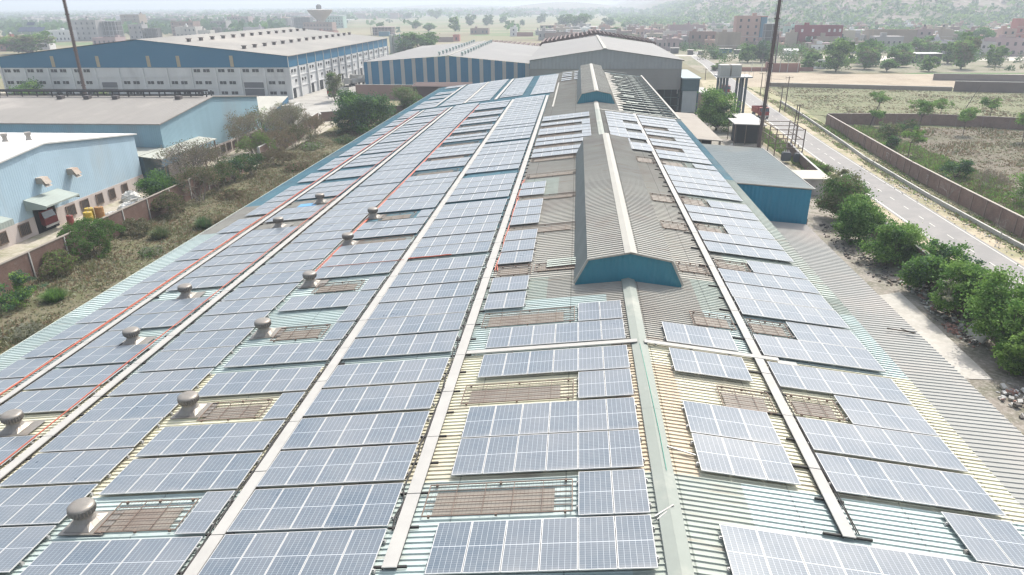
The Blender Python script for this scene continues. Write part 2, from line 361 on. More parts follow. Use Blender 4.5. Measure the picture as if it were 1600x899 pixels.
sheet('far_dust_road', [(125, 352), (330, 345), (330, 372), (125, 380)], .035, surf('bright_dust', (.62, .58, .50), (.55, .5, .43), .1, .95))
def road_strip(name, cl, wd, z, m, ofs=0, dash=None):
    """ribbon along a centre line; ofs = sideways offset of its middle"""
    b = MB(); P = [Vector((x, y, 0)) for x, y in cl]; L = []; s = 0
    for i in range(len(P) - 1):
        n = max(1, int((P[i + 1] - P[i]).length / 1.5)); d = (P[i + 1] - P[i]).normalized()
        for k in range(n): L.append(P[i].lerp(P[i + 1], k / n))
    L.append(P[-1]); acc = 0; T = []
    for i in range(len(L)):
        d = (L[min(i + 1, len(L) - 1)] - L[max(i - 1, 0)]).normalized(); T.append(Vector((d.y, -d.x, 0)))
    for i in range(len(L) - 1):
        if dash is not None:
            ph = acc % dash[0]; acc += (L[i + 1] - L[i]).length
            if ph > dash[1]: continue
        a, c = L[i] + T[i] * (ofs - wd / 2), L[i] + T[i] * (ofs + wd / 2); e, g = L[i + 1] + T[i + 1] * (ofs + wd / 2), L[i + 1] + T[i + 1] * (ofs - wd / 2)
        b.poly([(a.x, a.y, z), (c.x, c.y, z), (e.x, e.y, z), (g.x, g.y, z)])
    o = b.build(name, m); tag(o, kind='structure'); return o
RC = [(44.6, -20), (44.6, 66), (45.0, 85), (45.6, 110), (46.6, 138), (48.2, 170), (50.8, 215), (55.0, 270), (60, 330), (62, 372), (66, 420)]
road_strip('road', RC, 5.9, .03, ASPH)
road_strip('road_edge_line', RC, .13, .036, ROADW, 2.55); road_strip('road_edge_line', RC, .22, .036, ROADW, -2.55)
road_strip('road_centre_line', RC, .12, .037, ROADW, 0, (4.5, 1.6))
road_strip('cross_road', [(40, 394), (62, 388), (128, 372), (330, 352)], 9, .042, surf('dusty_road', (.50, .46, .40), (.42, .38, .33), .1, .95))
sheet('concrete_path', [(25.5, 46.6), (31.4, 46.6), (31.7, 63.2), (27.2, 61.4)], .05, groundmat('pale_path', ((.48, .45, .41), (.42, .40, .36), (.36, .34, .30), (.52, .49, .45)), (.05, .3, 2.0), bump=0))

# ------------------------------------------------------------------ main shed with the solar roof
RX, RZ, SL = 2.937, 12.985, R(6.79)
cs, sn = math.cos(SL), math.sin(SL)
def RP(u, y, h=0.0):   # point on the plane of the panels' glass; u across (minus left), h along the plane's normal
    s = 1 if u >= 0 else -1
    return (RX + u * cs + s * h * sn, y, RZ - abs(u) * sn + h * cs)
shed = thing('industrial_shed', (RX, 15, 0), 'long industrial shed with low pitched corrugated roof covered in solar panels', 'factory shed')
VAL, RIB = -.19, -.146
def slope(side, ulist, y0, y1, fmat, per=.275):
    b = MB(); y = y0
    while y < y1 - .01:   # narrow trapezoid ribs; the older weathered sheets beyond have a wider pitch
        per = .215 if y < 34 else .33
        pts = [(y, VAL), (y + per * .76, VAL), (y + per * .80, RIB), (y + per * .93, RIB), (y + per, VAL)]
        for k in range(len(ulist) - 1):
            ua, ub = ulist[k] * side, ulist[k + 1] * side; mi = fmat(abs(ulist[k] + ulist[k + 1]) / 2, y)
            for q in range(4):
                (ya, ha), (yb, hb) = pts[q], pts[q + 1]
                if side < 0: b.poly([RP(ub, ya, ha), RP(ua, ya, ha), RP(ua, yb, hb), RP(ub, yb, hb)], mi)
                else: b.poly([RP(ua, ya, ha), RP(ub, ya, ha), RP(ub, yb, hb), RP(ua, yb, hb)], mi)
        y += per
    return b
SM = [AQUA, CREAM, TAN, GREY, GREEN, TEAL]
def fl(u, y):
    if y < 17: return 4 if u < 1.2 else 0
    if y < 25.5: return 2 if u < 1.1 else 1
    if y < 31: return 3 if u < 1.4 else 0
    if u < 7.5: return 4 if (31 < y < 34 and u > 4) or 50 < y < 57 and u > 5.2 else 3
    if u > 29.5: return 0 if y < 50 else (3 if y < 58 else 5)
    if y < 44: return 0
    return 3 if (y < 58 and u > 18) else 5
def fr(u, y):
    if u > 10.4 and y > 47: return 4 if y < 60 else 5
    if y < 17: return 4 if u < 2.4 else 0
    if y < 25.6: return 2 if u < 1.3 and y < 24 else 1
    if u > 10.2: return 0 if y < 32 else 4
    if y < 34: return 3 if u < 3.4 else (0 if y < 30 else 4)
    return 3 if u < 6 else 4
FARY = 155.0
slope(-1, [0, 1.2, 4.2, 7.4, 11, 18.9, 24, 29.5, 33.6], 6, FARY, fl).build('roof', SM, shed)['label'] = 'left roof slope with aqua, cream, grey and teal corrugated sheets'
slope(1, [0, 1.2, 2.4, 3.4, 6, 10.2, 11.3], 6, 94.5, fr).build('roof', SM, shed)['label'] = 'right roof slope with aqua, cream and weathered grey sheets'
b = slope(1, [0, 1.2, 2.6, 3.1], 94.5, FARY, lambda u, y: 3)
rr = random.Random(4)
for i in range(22):   # ragged left-over sheets beside the stripped bays
    y = 96 + i * 2.6; b.poly([RP(3.1, y, VAL), RP(3.1 + rr.uniform(.3, 1.6), y + .4, VAL), RP(3.1 + rr.uniform(.5, 1.8), y + 1.9, VAL), RP(3.1, y + 2.3, VAL)], 3)
    if i % 3 == 1: b.poly([RP(4.8, y, VAL), RP(6.6, y, VAL), RP(6.6, y + .9, VAL), RP(4.8, y + .9, VAL)], 4)
b.build('roof', SM, shed)['label'] = 'stripped far bay of the right slope with a few sheets left'
b = MB()
for i in range(21):
    y = 96 + i * 2.8; b.obox(RP(7.2, y, -.32), (8.3, .16, .26), (0, SL, 0)); b.obox(RP(6.2, y + .9, -.26), (5.8, .38, .03), (0, SL, 0), 1); b.obox(RP(9.6, y + 1.7, -.26), (2.8, .22, .03), (0, SL, 0), 1)
for u in (3.2, 5.4, 7.6, 9.8): b.obox(RP(u, 125, -.42), (.14, 60, .2))
b.obox(RP(11.2, 125, -.2), (.3, 61, .24), (0, 0, 0), 2)
b.build('roof_purlins', [surf('dark_steel', (.10, .11, .11), (.06, .07, .07), 1, .7), GREEN, CAPW], shed)
# ridge cap: two folded strips, lapped lengths
b = MB(); y = 6; k = 0
while y < 100:
    y1 = y + 4.9; dz = .004 * (k % 2)
    for s in (-1, 1):
        q = [RP(s * .001, y, -.04 + dz), RP(s * .34, y, -.09 + dz), RP(s * .34, y1, -.09 + dz), RP(s * .001, y1, -.04 + dz)]
        b.poly(q if s > 0 else q[::-1]); q2 = [RP(s * .34, y, -.09 + dz), RP(s * .36, y, -.13), RP(s * .36, y1, -.13), RP(s * .34, y1, -.09 + dz)]; b.poly(q2 if s > 0 else q2[::-1])
    y = y1 - .04; k += 1
b.build('ridge_cap', CAPM, shed)
b = MB()
for s in (-1, 1):
    q = [RP(s * .001, 94, -.03), RP(s * .3, 94, -.07), RP(s * .3, FARY, -.07), RP(s * .001, FARY, -.03)]; b.poly(q if s > 0 else q[::-1])
b.build('ridge_cap', CAPW, shed)
# walls and eaves
zl = RP(-33.6, 0)[2]; xl = RP(-33.6, 0)[0]; zr_ = RP(11.3, 0)[2]; xr = RP(11.3, 0)[0]
b = MB(); b.poly([(xl + .5, 6, 0), (xl + .5, FARY, 0), (xl + .5, FARY, zl - .25), (xl + .5, 6, zl - .25)][::-1]); b.poly([(xr - .4, 6, 0), (xr - .4, FARY, 0), (xr - .4, FARY, zr_ - .25), (xr - .4, 6, zr_ - .25)])
for yy in (6.05, FARY - .05): b.poly([(xl + .5, yy, 0), (xr - .4, yy, 0), (xr - .4, yy, zr_ - .3), (RX, yy, RZ - .3), (xl + .5, yy, zl - .3)])
b.build('wall', surf('shed_cladding', (.20, .36, .40), (.16, .3, .34), .5, .6, corr='xy', streak=True), shed)
b = MB(); b.obox((xl - .04, (6 + FARY) / 2, zl - .22), (.08, FARY - 6, .08)); b.build('gutter', GREEN, shed)
b = MB(); b.poly([(3.2, 94, .06), (13.5, 94, .06), (13.5, FARY, .06), (3.2, FARY, .06)]); b.build('floor_slab', DARK, shed)  # near-black floor: the dark interior's shade is put into its colour
b = MB(); b.obox(RP(-6.3, 118, -.1), (.25, 33, .1), (0, -SL, 0)); b.obox(RP(5.4, 94.3, -.1), (10.8, .5, .07), (0, SL, 0)); b.obox(RP(-3, 155, -.05), (6, .4, .1), (0, -SL, 0)); b.obox(RP(4, 155, -.05), (8, .3, .1), (0, SL, 0)); b.build('flashing', CAPW, shed)

def monitor(y0, y1, lab):
    zb, zs, zp = 12.62, 13.98, 14.40; xb0, xs0, xp, xs1, xb1 = .17, .86, 2.98, 5.07, 5.74
    b = MB(); n = int((y1 - y0) / .33)
    for i in range(n):
        y = y0 + i * .33; pr = [(y, 0), (y + .23, 0), (y + .25, .05), (y + .31, .05), (y + .33, 0)]
        for q in range(4):
            (ya, ha), (yb, hb) = pr[q], pr[q + 1]
            b.poly([(xs0 - .05, ya, zs + ha), (xp, ya, zp + ha), (xp, yb, zp + hb), (xs0 - .05, yb, zs + hb)])
            b.poly([(xp, ya, zp + ha), (xs1 + .05, ya, zs + ha), (xs1 + .05, yb, zs + hb), (xp, yb, zp + hb)])
    rf = b.build('roof_monitor', GREY, shed); rf['label'] = lab
    sm_ = surf('monitor_side', (.20, .22, .21), (.15, .17, .16), .6, .8)
    for (xa, xc, s) in ((xb0, xs0, -1), (xs1, xb1, 1)):
        b = MB(); za, zc = (zb - .15, zs - .02) if s < 0 else (zs - .02, zb - .15)
        for i in range(n):
            y = y0 + .33 + i * .33 * (y1 - y0 - .8) / (y1 - y0); c = y + .165
            b.poly([(xa, y, za), (xc, y, zc), (xc + s * .03, c, zc), (xa + s * .03, c, za)]); b.poly([(xa + s * .03, c, za), (xc + s * .03, c, zc), (xc, y + .33, zc), (xa, y + .33, za)])
        b.build('side_cladding', sm_, rf)
    b = MB(); g = y0 + .22
    b.poly([(xb0 + .06, g, zb - .3), (xb1 - .06, g, zb - .3), (xb1 - .06, g, zb), (xs1 - .05, g, zs - .06), (xp, g, zp - .06), (xs0 + .05, g, zs - .06), (xb0 + .06, g, zb)])
    b.build('gable_panel', TEALW, rf)
    b = MB()
    for p, q in (((xb0, y0, zb), (xs0, y0, zs)), ((xs0, y0, zs - .03), (xp, y0, zp - .03)), ((xp, y0, zp - .03), (xs1, y0, zs - .03)), ((xs1, y0, zs), (xb1, y0, zb))):
        b.bar((p[0], y0 + .1, p[2]), (q[0], y0 + .1, q[2]), .13)
    b.build('gable_trim', CAPW, rf)
    b = MB(); y = y0 - .1
    while y < y1:
        e = min(y + 3.2, y1)
        for s in (-1, 1):
            q = [(xp, y, zp + .06), (xp + s * .31, y, zp - .005), (xp + s * .31, e, zp - .005), (xp, e, zp + .06)]; b.poly(q if s > 0 else q[::-1])
        y = y + 3.18
    b.build('monitor_cap', CAPW, rf)
monitor(32.55, 66.8, 'long raised ridge vent with a teal gable facing the camera')
monitor(102, 150, 'smaller looking raised ridge vent at the far end with teal gable')

# ------------------------------------------------------------------ solar panels
PW, PL, T_ = .992, 1.956, .035
def seq(a, n, p=2.07): return [a + i * p for i in range(n)]
BL = {}   # block -> (u of left edge, number of columns, [(row y, first col, last col)])
full = lambda n, ys: [(y, 0, n - 1) for y in ys]
BL['A'] = (-6.61, 6, full(6, [13.2, 17.28, 19.3, 23.4, 25.9]) + [(15.24, 4, 5), (21.39, 4, 5), (28.0, 4, 5)])
BL['A2'] = (-7.25, 2, full(2, [30.1, 32.3, 36.4, 38.55, 40.7, 43.9, 46.05, 48.2, 51.5, 53.7]))
BL['A3'] = (-7.2, 6, full(6, [66.0, 68.2, 72.0, 74.2, 78.4, 80.5, 84.6, 88.2, 90.3]) + [(70.2, 5, 5), (76.3, 5, 5), (82.6, 5, 5)])
BL['G'] = (1.18, 3, full(3, [17.3, 19.36, 23.4, 25.95]))
BL['G3'] = (.95, 4, full(4, [68.2, 70.3, 74.4, 76.5, 80.6, 82.7, 86.8, 88.9, 91]) + [(72.3, 0, 1), (78.5, 0, 1), (84.7, 0, 1)])
hr = full(5, [17.25, 19.35, 23.4, 25.88, 29.95, 32.05, 34.1, 38.85, 40.95, 45.1, 47.2, 52.4, 54.45, 56.5, 58.55, 60.6, 65.5, 67.6, 71.8, 73.9, 78.2, 80.3, 84.6, 86.7, 88.8, 91])
hr += [(y, 2, 4) for y in (21.35, 27.9, 36.15, 43.0, 49.4)] + [(y, 3, 4) for y in (15.1, 62.9, 69.7, 76, 82.4)]
BL['H'] = (5.24, 5, hr)
BL['J'] = (1.3, 9, full(9, [13.08]))
BL['B'] = (-13.16, 5, full(5, [13.05, 15.1, 17.15, 19.2, 21.3, 23.4, 25.9, 28.0, 30.0, 32.1, 34.2, 36.35, 38.95, 40.95, 43.0, 45.1, 47.2, 49.3] + [51.9, 54, 56.1, 58.2] + seq(61.9, 7) + seq(77.4, 4) + seq(86, 15)))
cr = full(5, [12.98, 17.15, 19.2, 23.35, 25.9, 32.05, 36.67, 38.8, 40.9, 44.2, 46.3, 50.7, 52.8, 54.9, 57, 59.1, 61.2, 65.8, 67.9, 71.6, 73.7, 75.8, 80.5, 82.6, 87, 89.1, 93.7, 95.8, 100.4, 102.5, 107.4, 109.5, 111.6, 113.7])
cr += [(y, 4, 4) for y in (15.06, 21.27, 27.98, 30.05, 34.15, 48.4)]
BL['C'] = (-18.88, 5, cr)
BL['D'] = (-23.36, 4, full(4, [11.65, 13.73, 15.79, 17.85, 19.85, 21.86, 23.96] + seq(26.07, 44)))
er = full(4, [13.0, 15.05, 17.1, 19.15, 22.96, 25.05, 27.2, 31.25, 33.3, 36.9, 39.0, 41.1, 43.2, 45.2, 47.25, 51.4, 53.5, 58.4, 60.5, 62.6, 66.1, 68.3, 71.6, 73.8, 76.0, 79.0, 81.2, 83.4, 85.9, 88.1, 90.3, 93.0, 95.2, 97.4, 100.3, 102.5, 104.7, 108, 110.2, 112.3, 114.4]) + [(29.2, 0, 1)]
BL['E'] = (-28.42, 4, er)
BL['F'] = (-31.55, 2, full(2, [18.1, 20.2, 22.3, 24.4] + seq(26.45, 13) + [54.3, 56.4, 58.5, 60.6, 62.7] + [66.2, 68.3, 72, 74.1, 76.2, 79.3, 81.4, 83.5, 86.4, 88.5, 90.6, 93.4, 95.5, 97.6, 100.5, 102.6, 104.7, 108, 110.1, 112.2, 114.3]))
BL['S1'] = (-31.6, 4, full(4, seq(118.2, 3) + [125.2, 127.3, 132.1, 134.2, 138.8, 140.9, 150, 152]))
BL['S2'] = (-26.7, 4, full(4, seq(118.5, 17)))
BL['S3'] = (-21.9, 4, full(4, seq(119.5, 17)))
BL['S4'] = (-16.3, 4, full(4, seq(120.5, 16)))
BL['S5'] = (-10.8, 4, full(4, seq(119.5, 16)))
BL['S6'] = (-5.9, 2, full(2, [136.5, 139.5, 144, 147, 151]))
BL['S7'] = (-3.4, 2, full(2, [136.5, 139.5, 144, 147, 151]))
BD = {'A': 'between ridge and nearest left walkway', 'A2': 'in pairs beside the raised vent', 'G': 'right of the ridge cap',
      'H': 'right of right slope walkway', 'J': 'along the bottom right photo edge, nearest row', 'B': 'between the two bare walkways',
      'C': 'between turbine vents and bare walkway', 'D': 'directly left of inner turbine vents', 'E': 'between the two orange conduits', 'F': 'along the far left eave'}
allp = []
rnd = random.Random(11)
for bk, (u0, nc, rows) in BL.items():
    rows = sorted(rows)
    for ri, (y, c0, c1) in enumerate(rows):
        tilt = -.011 + rnd.gauss(0, .006); dz = rnd.gauss(0, .012)
        for c in range(c0, c1 + 1):
            uc = u0 + c * 1.01 + 1.01 / 2; ctr = Vector(RP(uc, y + PL / 2, 0))
            cc = mw.inverted() @ ctr; vis = False; ar = 0
            if cc.z < -1:
                px = 800 + 1056.4 * cc.x / -cc.z; py = 449.5 - 1056.4 * cc.y / -cc.z
                vis = -40 < px < 1640 and -20 < py < 925
                d = ctr - Vector((0, 0, CZ)); ar = abs((d.normalized()).z) / d.length_squared
            allp.append(dict(b=bk, c=c, y=y, uc=uc, vis=vis, ar=ar, t=tilt, dz=dz + rnd.gauss(0, .002)))
near = sorted([p for p in allp if p['vis'] and p['b'] in BD], key=lambda p: -p['ar'])[:300]
nid = {id(p) for p in near}
rowsof = {}
for p in near: rowsof.setdefault(p['b'], set()).add(p['y'])
def pframe(b, X):
    o, i, h = (PW / 2, PL / 2), (PW / 2 - .018, PL / 2 - .017), 0
    O = [(-o[0], -o[1]), (o[0], -o[1]), (o[0], o[1]), (-o[0], o[1])]; I = [(-i[0], -i[1]), (i[0], -i[1]), (i[0], i[1]), (-i[0], i[1])]
    for k in range(4):
        j = (k + 1) % 4
        b.poly([X(*O[k], 0), X(*O[j], 0), X(*I[j], 0), X(*I[k], 0)]); b.poly([X(*O[k], -T_), X(*O[j], -T_), X(*O[j], 0), X(*O[k], 0)])
    b.poly([X(*O[3], -T_), X(*O[2], -T_), X(*O[1], -T_), X(*O[0], -T_)])
def pglass(b, X, mi=0):
    a, c = PW / 2 - .017, PL / 2 - .016; b.poly([X(-a, -c, -.003), X(a, -c, -.003), X(a, c, -.003), X(-a, c, -.003)], mi, [(0, 0), (1, 0), (1, 1), (0, 1)])
ID = lambda x, y, z: (x, y, z)
b = MB(); pframe(b, ID); fme = b.build('frame', AL).data; bpy.data.objects.remove(bpy.data.objects['frame'])
b = MB(); pglass(b, ID); gme = b.build('cell_sheet', CELL).data; bpy.data.objects.remove(bpy.data.objects['cell_sheet'])
b = MB()
for yy in (-.55, .55): b.obox((0, yy, -T_ - .03), (PW + .10, .045, .05)); b.obox((-PW / 2 - .03, yy, -T_ - .09), (.07, .1, .10)); b.obox((PW / 2 + .03, yy, -T_ - .09), (.07, .1, .10))
b.obox((0, 0, -T_ - .03), (.04, 1.1, .04)); rme = b.build('mounting_rail', GALV).data; bpy.data.objects.remove(bpy.data.objects['mounting_rail'])
fb, gb = MB(), MB()
for p in allp:
    s = -1 if p['uc'] < 0 else 1; loc = RP(p['uc'], p['y'] + PL / 2, p['dz'])
    if id(p) in nid:
        ri = sorted(rowsof[p['b']]).index(p['y']); cols = sorted({q['c'] for q in near if q['b'] == p['b'] and q['y'] == p['y']}); ci = cols.index(p['c'])
        rowtxt = 'in %s row up, ' % ORD[ri] if p['b'] not in ('J',) else ''
        coltxt = '%s from left ' % ORD[ci] if len(cols) > 1 else ''
        if len(cols) == 2: coltxt = ('left ', 'right ')[ci]
        lab = 'solar panel %s%s%s' % (coltxt, rowtxt, BD[p['b']])
        root = thing('solar_panel', loc, lab, 'solar panel', 'blue framed solar panels on the shed roof')
        root.rotation_euler = (p['t'], s * SL, 0)
        for nm, me in (('frame', fme), ('cell_sheet', gme), ('mounting_rail', rme)):
            o = bpy.data.objects.new(nm, me); C.objects.link(o); o.parent = root
    elif p['ar'] > 0:
        L = Vector(loc)
        X = lambda x, y, z, L=L, s=s, t=p['t']: (L.x + x * cs + s * z * sn, L.y + y, L.z - s * x * sn + z * cs + y * t)
        pframe(fb, X); pglass(gb, X)
n0 = len(fb.v)
fb.v += gb.v; fb.f += [tuple(i + n0 for i in f) for f in gb.f]; fb.m += [1] * len(gb.f); fb.uv += gb.uv
o = fb.build('solar_panels', [AL, CELL]); tag(o, 'hundreds of pale framed solar panels covering the distant part of the shed roof', 'solar panels', kind='stuff')

# ------------------------------------------------------------------ walkways, conduits, vents, skylight guards
def walkway(u, y0, y1, label, wd=.42, group='long grey walkways on the solar roof', rails=False):
    t = thing('roof_walkway', RP(u, y0, -.02), label, 'walkway', group); s = 1 if u > 0 else -1
    b = MB(); y = y0; k = 0
    while y < y1:
        e = min(y + 2.98, y1); b.obox(RP(u, (y + e) / 2, -.03 + .004 * (k % 2)), (wd, e - y - .015, .035), (0, s * SL, 0)); y += 3.0; k += 1
    b.build('walking_board', PAVER, t)
    b = MB(); y = y0 + .1
    while y < min(y1, 75):
        b.obox(RP(u, y, -.10), (wd + (1.0 if k % 2 and u > 0 else .5), .06, .07), (0, s * SL, 0)); y += 1.5; k += 1
    for q in (-1, 1): b.obox(RP(u + q * wd * .45, (y0 + y1) / 2, -.075), (.03, y1 - y0, .06), (0, s * SL, 0))
    b.build('support_frame', BLK, t)
walkway(-7.66, 13.5, 116, 'bare walkway just left of the ridge, second from the right')
walkway(-13.40, 9, 116, 'bare walkway between two panel blocks, left of the ridge walkway')
walkway(-23.90, 9, 116, 'walkway with one orange conduit, nearer the turbine vents')
walkway(-28.85, 9, 116, 'walkway with an orange conduit nearest the left eave', .36)
walkway(4.95, 15.3, 93.5, 'bare walkway running down the right slope', .36)
for u, l in ((-22.3, 'short far walkway at the end of the shed, leftmost'), (-16.8, 'short far walkway at the end of the shed, middle'), (-27.6, 'short far walkway at the end of the shed, beside the left eave panels')):
    walkway(u, 119, 154, l, .5, 'short far walkways')
t = thing('roof_walkway', RP(0, 25.6, 0), 'narrow cream walkway crossing over the ridge from slope to slope', 'walkway')
b = MB(); b.obox(RP(-3.75, 25.66, -.01), (7.3, .27, .035), (0, -SL, 0)); b.obox(RP(3.0, 25.66, -.01), (5.6, .27, .035), (0, SL, 0)); b.obox(RP(6.1, 25.45, -.02), (.8, .3, .03), (0, SL, 0)); b.build('walking_board', PAVER, t)
b = MB(); [b.obox(RP(u, 25.66, -.08), (.05, .3, .1)) for u in (-7, -5.4, -3.8, -2.2, -.7, .7, 2.2, 3.8, 5.2)]; b.build('support_frame', GALV, t)
def cable(name, pts, r, m, label, cat, group=None, wob=.02, seed=1, n=2, nm2=None):
    q = random.Random(seed); b = MB()
    for k in range(n):
        P = []
        for (u, y, h) in pts: P.append(Vector(RP(u + k * r * 2.6 + q.gauss(0, wob), y, h + q.gauss(0, wob * .3))))
        for i in range(len(P) - 1): b.bar(P[i], P[i + 1], r * 2, 0, 5)
    o = b.build(name, m, loc=RP(pts[0][0], pts[0][1])); return tag(o, label, cat, group)
ys = lambda a, c, s: [a + i * s for i in range(int((c - a) / s) + 1)]
cable('conduit', [(-24.42, y, .03) for y in ys(9, 114, 2.5)], .024, REDC, 'orange conduit along the walkway nearer the turbine vents', 'conduit', seed=1, n=1)
cable('conduit', [(-29.32, y, .03) for y in ys(9, 114, 2.5)], .024, REDC, 'orange conduit along the walkway nearest the left eave', 'conduit', seed=2, n=2)
cable('conduit', [(-19.05, y, -.05) for y in ys(36.5, 116, 2.5)], .03, REDC, 'orange conduit running between the turbine vents and beyond them', 'conduit', seed=3, n=3)
cable('conduit', [(-7.32, y, -.08) for y in ys(35.6, 58, 1.2)], .03, REDC, 'orange conduit beside the walkway left of the raised vent', 'conduit', seed=4, n=2, wob=.05)
cable('conduit', [(-13.1 + i * .32, 38.72 + .03 * math.sin(i), .06) for i in range(9)], .03, REDC, 'short orange conduit across the walkway mid roof', 'conduit', seed=5, n=3)
cable('conduit', [(-18.4 + i * .5, 38.6, .05) for i in range(11)], .012, REDC, 'thin orange cable over the panels left of mid walkway', 'cable', seed=15, n=1)
cable('cable_bundle', [(-7.98, y, -.06) for y in ys(15, 100, .6)], .022, BLK, 'dark cable bundle along the walkway left of the ridge', 'cable', seed=6, n=2, wob=.05)
cable('cable_bundle', [(-13.74, y, -.06) for y in ys(12, 100, .6)], .022, BLK, 'dark cable bundle along the bare walkway between two blocks', 'cable', seed=7, n=2, wob=.035)
cable('cable_bundle', [(5.2, y, -.05) for y in ys(15.5, 60, .8)], .016, BLK, 'thin dark cables beside the right slope walkway', 'cable', seed=8, n=2, wob=.03)
cable('cable', [(.12, 17.1, -.02), (.1, 19, -.03), (.06, 21.5, -.02), (.02, 24, -.03), (0.0, 25.4, -.02)], .008, surf('green_cable', (.05, .3, .22), None, 2, .6), 'thin green cable lying on the ridge cap', 'cable', seed=9, n=1, wob=.01)
b = MB(); b.bar(RP(-.45, 15.15, -.08), RP(.12, 15.55, -.02), .05); b.bar(RP(-.4, 15.05, -.1), RP(-.1, 15.3, -.06), .04); tag(b.build('angle_bar', GALV, loc=RP(-.4, 15.1)), 'bent angle bar crossing the left side of the ridge cap', 'bar')
b = MB(); b.bar(RP(.3, 18.4, -.06), RP(1.25, 18.15, -.08), .05); tag(b.build('angle_bar', GALV, loc=RP(.3, 18.4)), 'angle bar reaching from the ridge cap to the right panels', 'bar')
# turbine vents
def make_vent(label):
    t = thing('turbine_vent', (0, 0, 0), label, 'roof vent', 'round turbine vents on the left roof slope')
    b = MB(); k = len(b.v)
    b.poly([(-.6, -.55, -.01), (1.0, -.55, .18), (1.0, .55, .18), (-.6, .55, -.01)]); b.poly([(-.6, -.55, -.04), (1.0, -.55, .15), (1.0, -.55, .18), (-.6, -.55, -.01)])
    n = 20
    sq = []
    for i in range(n):
        a = 2 * math.pi * i / n + math.pi / n; c, s_ = math.cos(a), math.sin(a); m_ = max(abs(c), abs(s_)); sq.append((.46 * c / m_, .46 * s_ / m_, .07 + .118 * .46 * c / m_))
    rg = [sq] + [[(r * math.cos(2 * math.pi * i / n + math.pi / n), r * math.sin(2 * math.pi * i / n + math.pi / n), z) for i in range(n)] for r, z in ((.33, .24), (.27, .36), (.27, .50))]
    for a in range(3):
        for i in range(n): j = (i + 1) % n; b.poly([rg[a][i], rg[a][j], rg[a + 1][j], rg[a + 1][i]])
    b.build('vent_base', VENTM, t)
    b = MB(); b.lathe((0, 0, .44), [(.29, 0), (.36, .04), (.405, .12), (.41, .22), (.385, .30)], 48, 0, -.10); b.build('louvred_head', surf('vent_blade', (.20, .185, .17), (.14, .13, .12), 4, .45, .4), t)
    b = MB(); b.lathe((0, 0, .73), [(.39, -.02), (.395, .02), (.35, .065), (.22, .095), (.06, .105)], 40); b.build('vent_cap', VENTM, t, smooth=True)
    return t
vl = ['nearest turbine vent, bottom left beside a skylight guard', 'turbine vent second up the inner vent row beside pale sheets', 'turbine vent third up the inner vent row beside aqua sheets',
      'turbine vent fourth up the inner vent row with orange conduit starting behind', 'turbine vent fifth up the inner vent row', 'farthest turbine vent of the inner vent row']
v0 = make_vent('x')
for i, (u, y) in enumerate([(-18.42, 15.85), (-18.5, 22.4), (-18.5, 29.5), (-18.55, 36.1), (-18.6, 43.5), (-18.65, 49.9)]):
    o = v0 if i == 0 else copy_tree(v0); o.location = RP(u, y, -.15); relabel(o, vl[i]); o.rotation_euler = (0, 0, rnd.uniform(-.1, .1))
vl = ['turbine vent at the left photo edge between orange conduits', 'turbine vent between orange conduits beside a blue sheet patch', 'turbine vent third up the outer vent row between orange conduits',
      'turbine vent fourth up the outer row beside a bent bar', 'farthest small turbine vent between the orange conduits']
for i, (u, y) in enumerate([(-26.1, 21.85), (-25.9, 29.7), (-26.4, 35.8), (-26.5, 49.9), (-25.6, 56.9)]):
    o = copy_tree(v0); o.location = RP(u, y, -.15); relabel(o, vl[i]); o.rotation_euler = (0, 0, rnd.uniform(-.1, .1))
# skylight guards
sgrp = 'rusty mesh guards over brown skylights'
def guard(u0, u1, y0, y1, label):
    t = thing('skylight_guard', RP((u0 + u1) / 2, (y0 + y1) / 2, -.1), label, 'skylight guard', sgrp); s = 1 if u0 > 0 else -1; wide = u1 - u0
    b = MB(); a, c = u0 + wide * .06, u1 - wide * .12
    b.poly([RP(a, y0 + .12, -.125), RP(c, y0 + .12, -.125), RP(c, y1 - .3, -.125), RP(a, y1 - .3, -.125)])
    b.build('skylight_sheet', FRP, t)
    b = MB(); n = max(3, int(wide / .8))
    for i in range(n + 1): uu = u0 + wide * i / n; b.bar(RP(uu, y0, -.07), RP(uu, y1, -.07), .022 if 0 < i < n else .035)
    m = 5
    for i in range(m + 1): yy = y0 + (y1 - y0) * i / m; b.bar(RP(u0, yy, -.065), RP(u1, yy, -.065), .022 if 0 < i < m else .035)
    if y0 < 40:
        k = int(wide / .12)
        for i in range(k): uu = u0 + wide * i / k; b.bar(RP(uu, y0, -.08), RP(uu, y1, -.08), .006, n=3)
    for uu in (u0 + .2, (u0 + u1) / 2, u1 - .2):
        for yy in (y0, y1): b.obox(RP(uu, yy, -.09), (.07, .07, .09))
    b.build('mesh_frame', RUST, t)
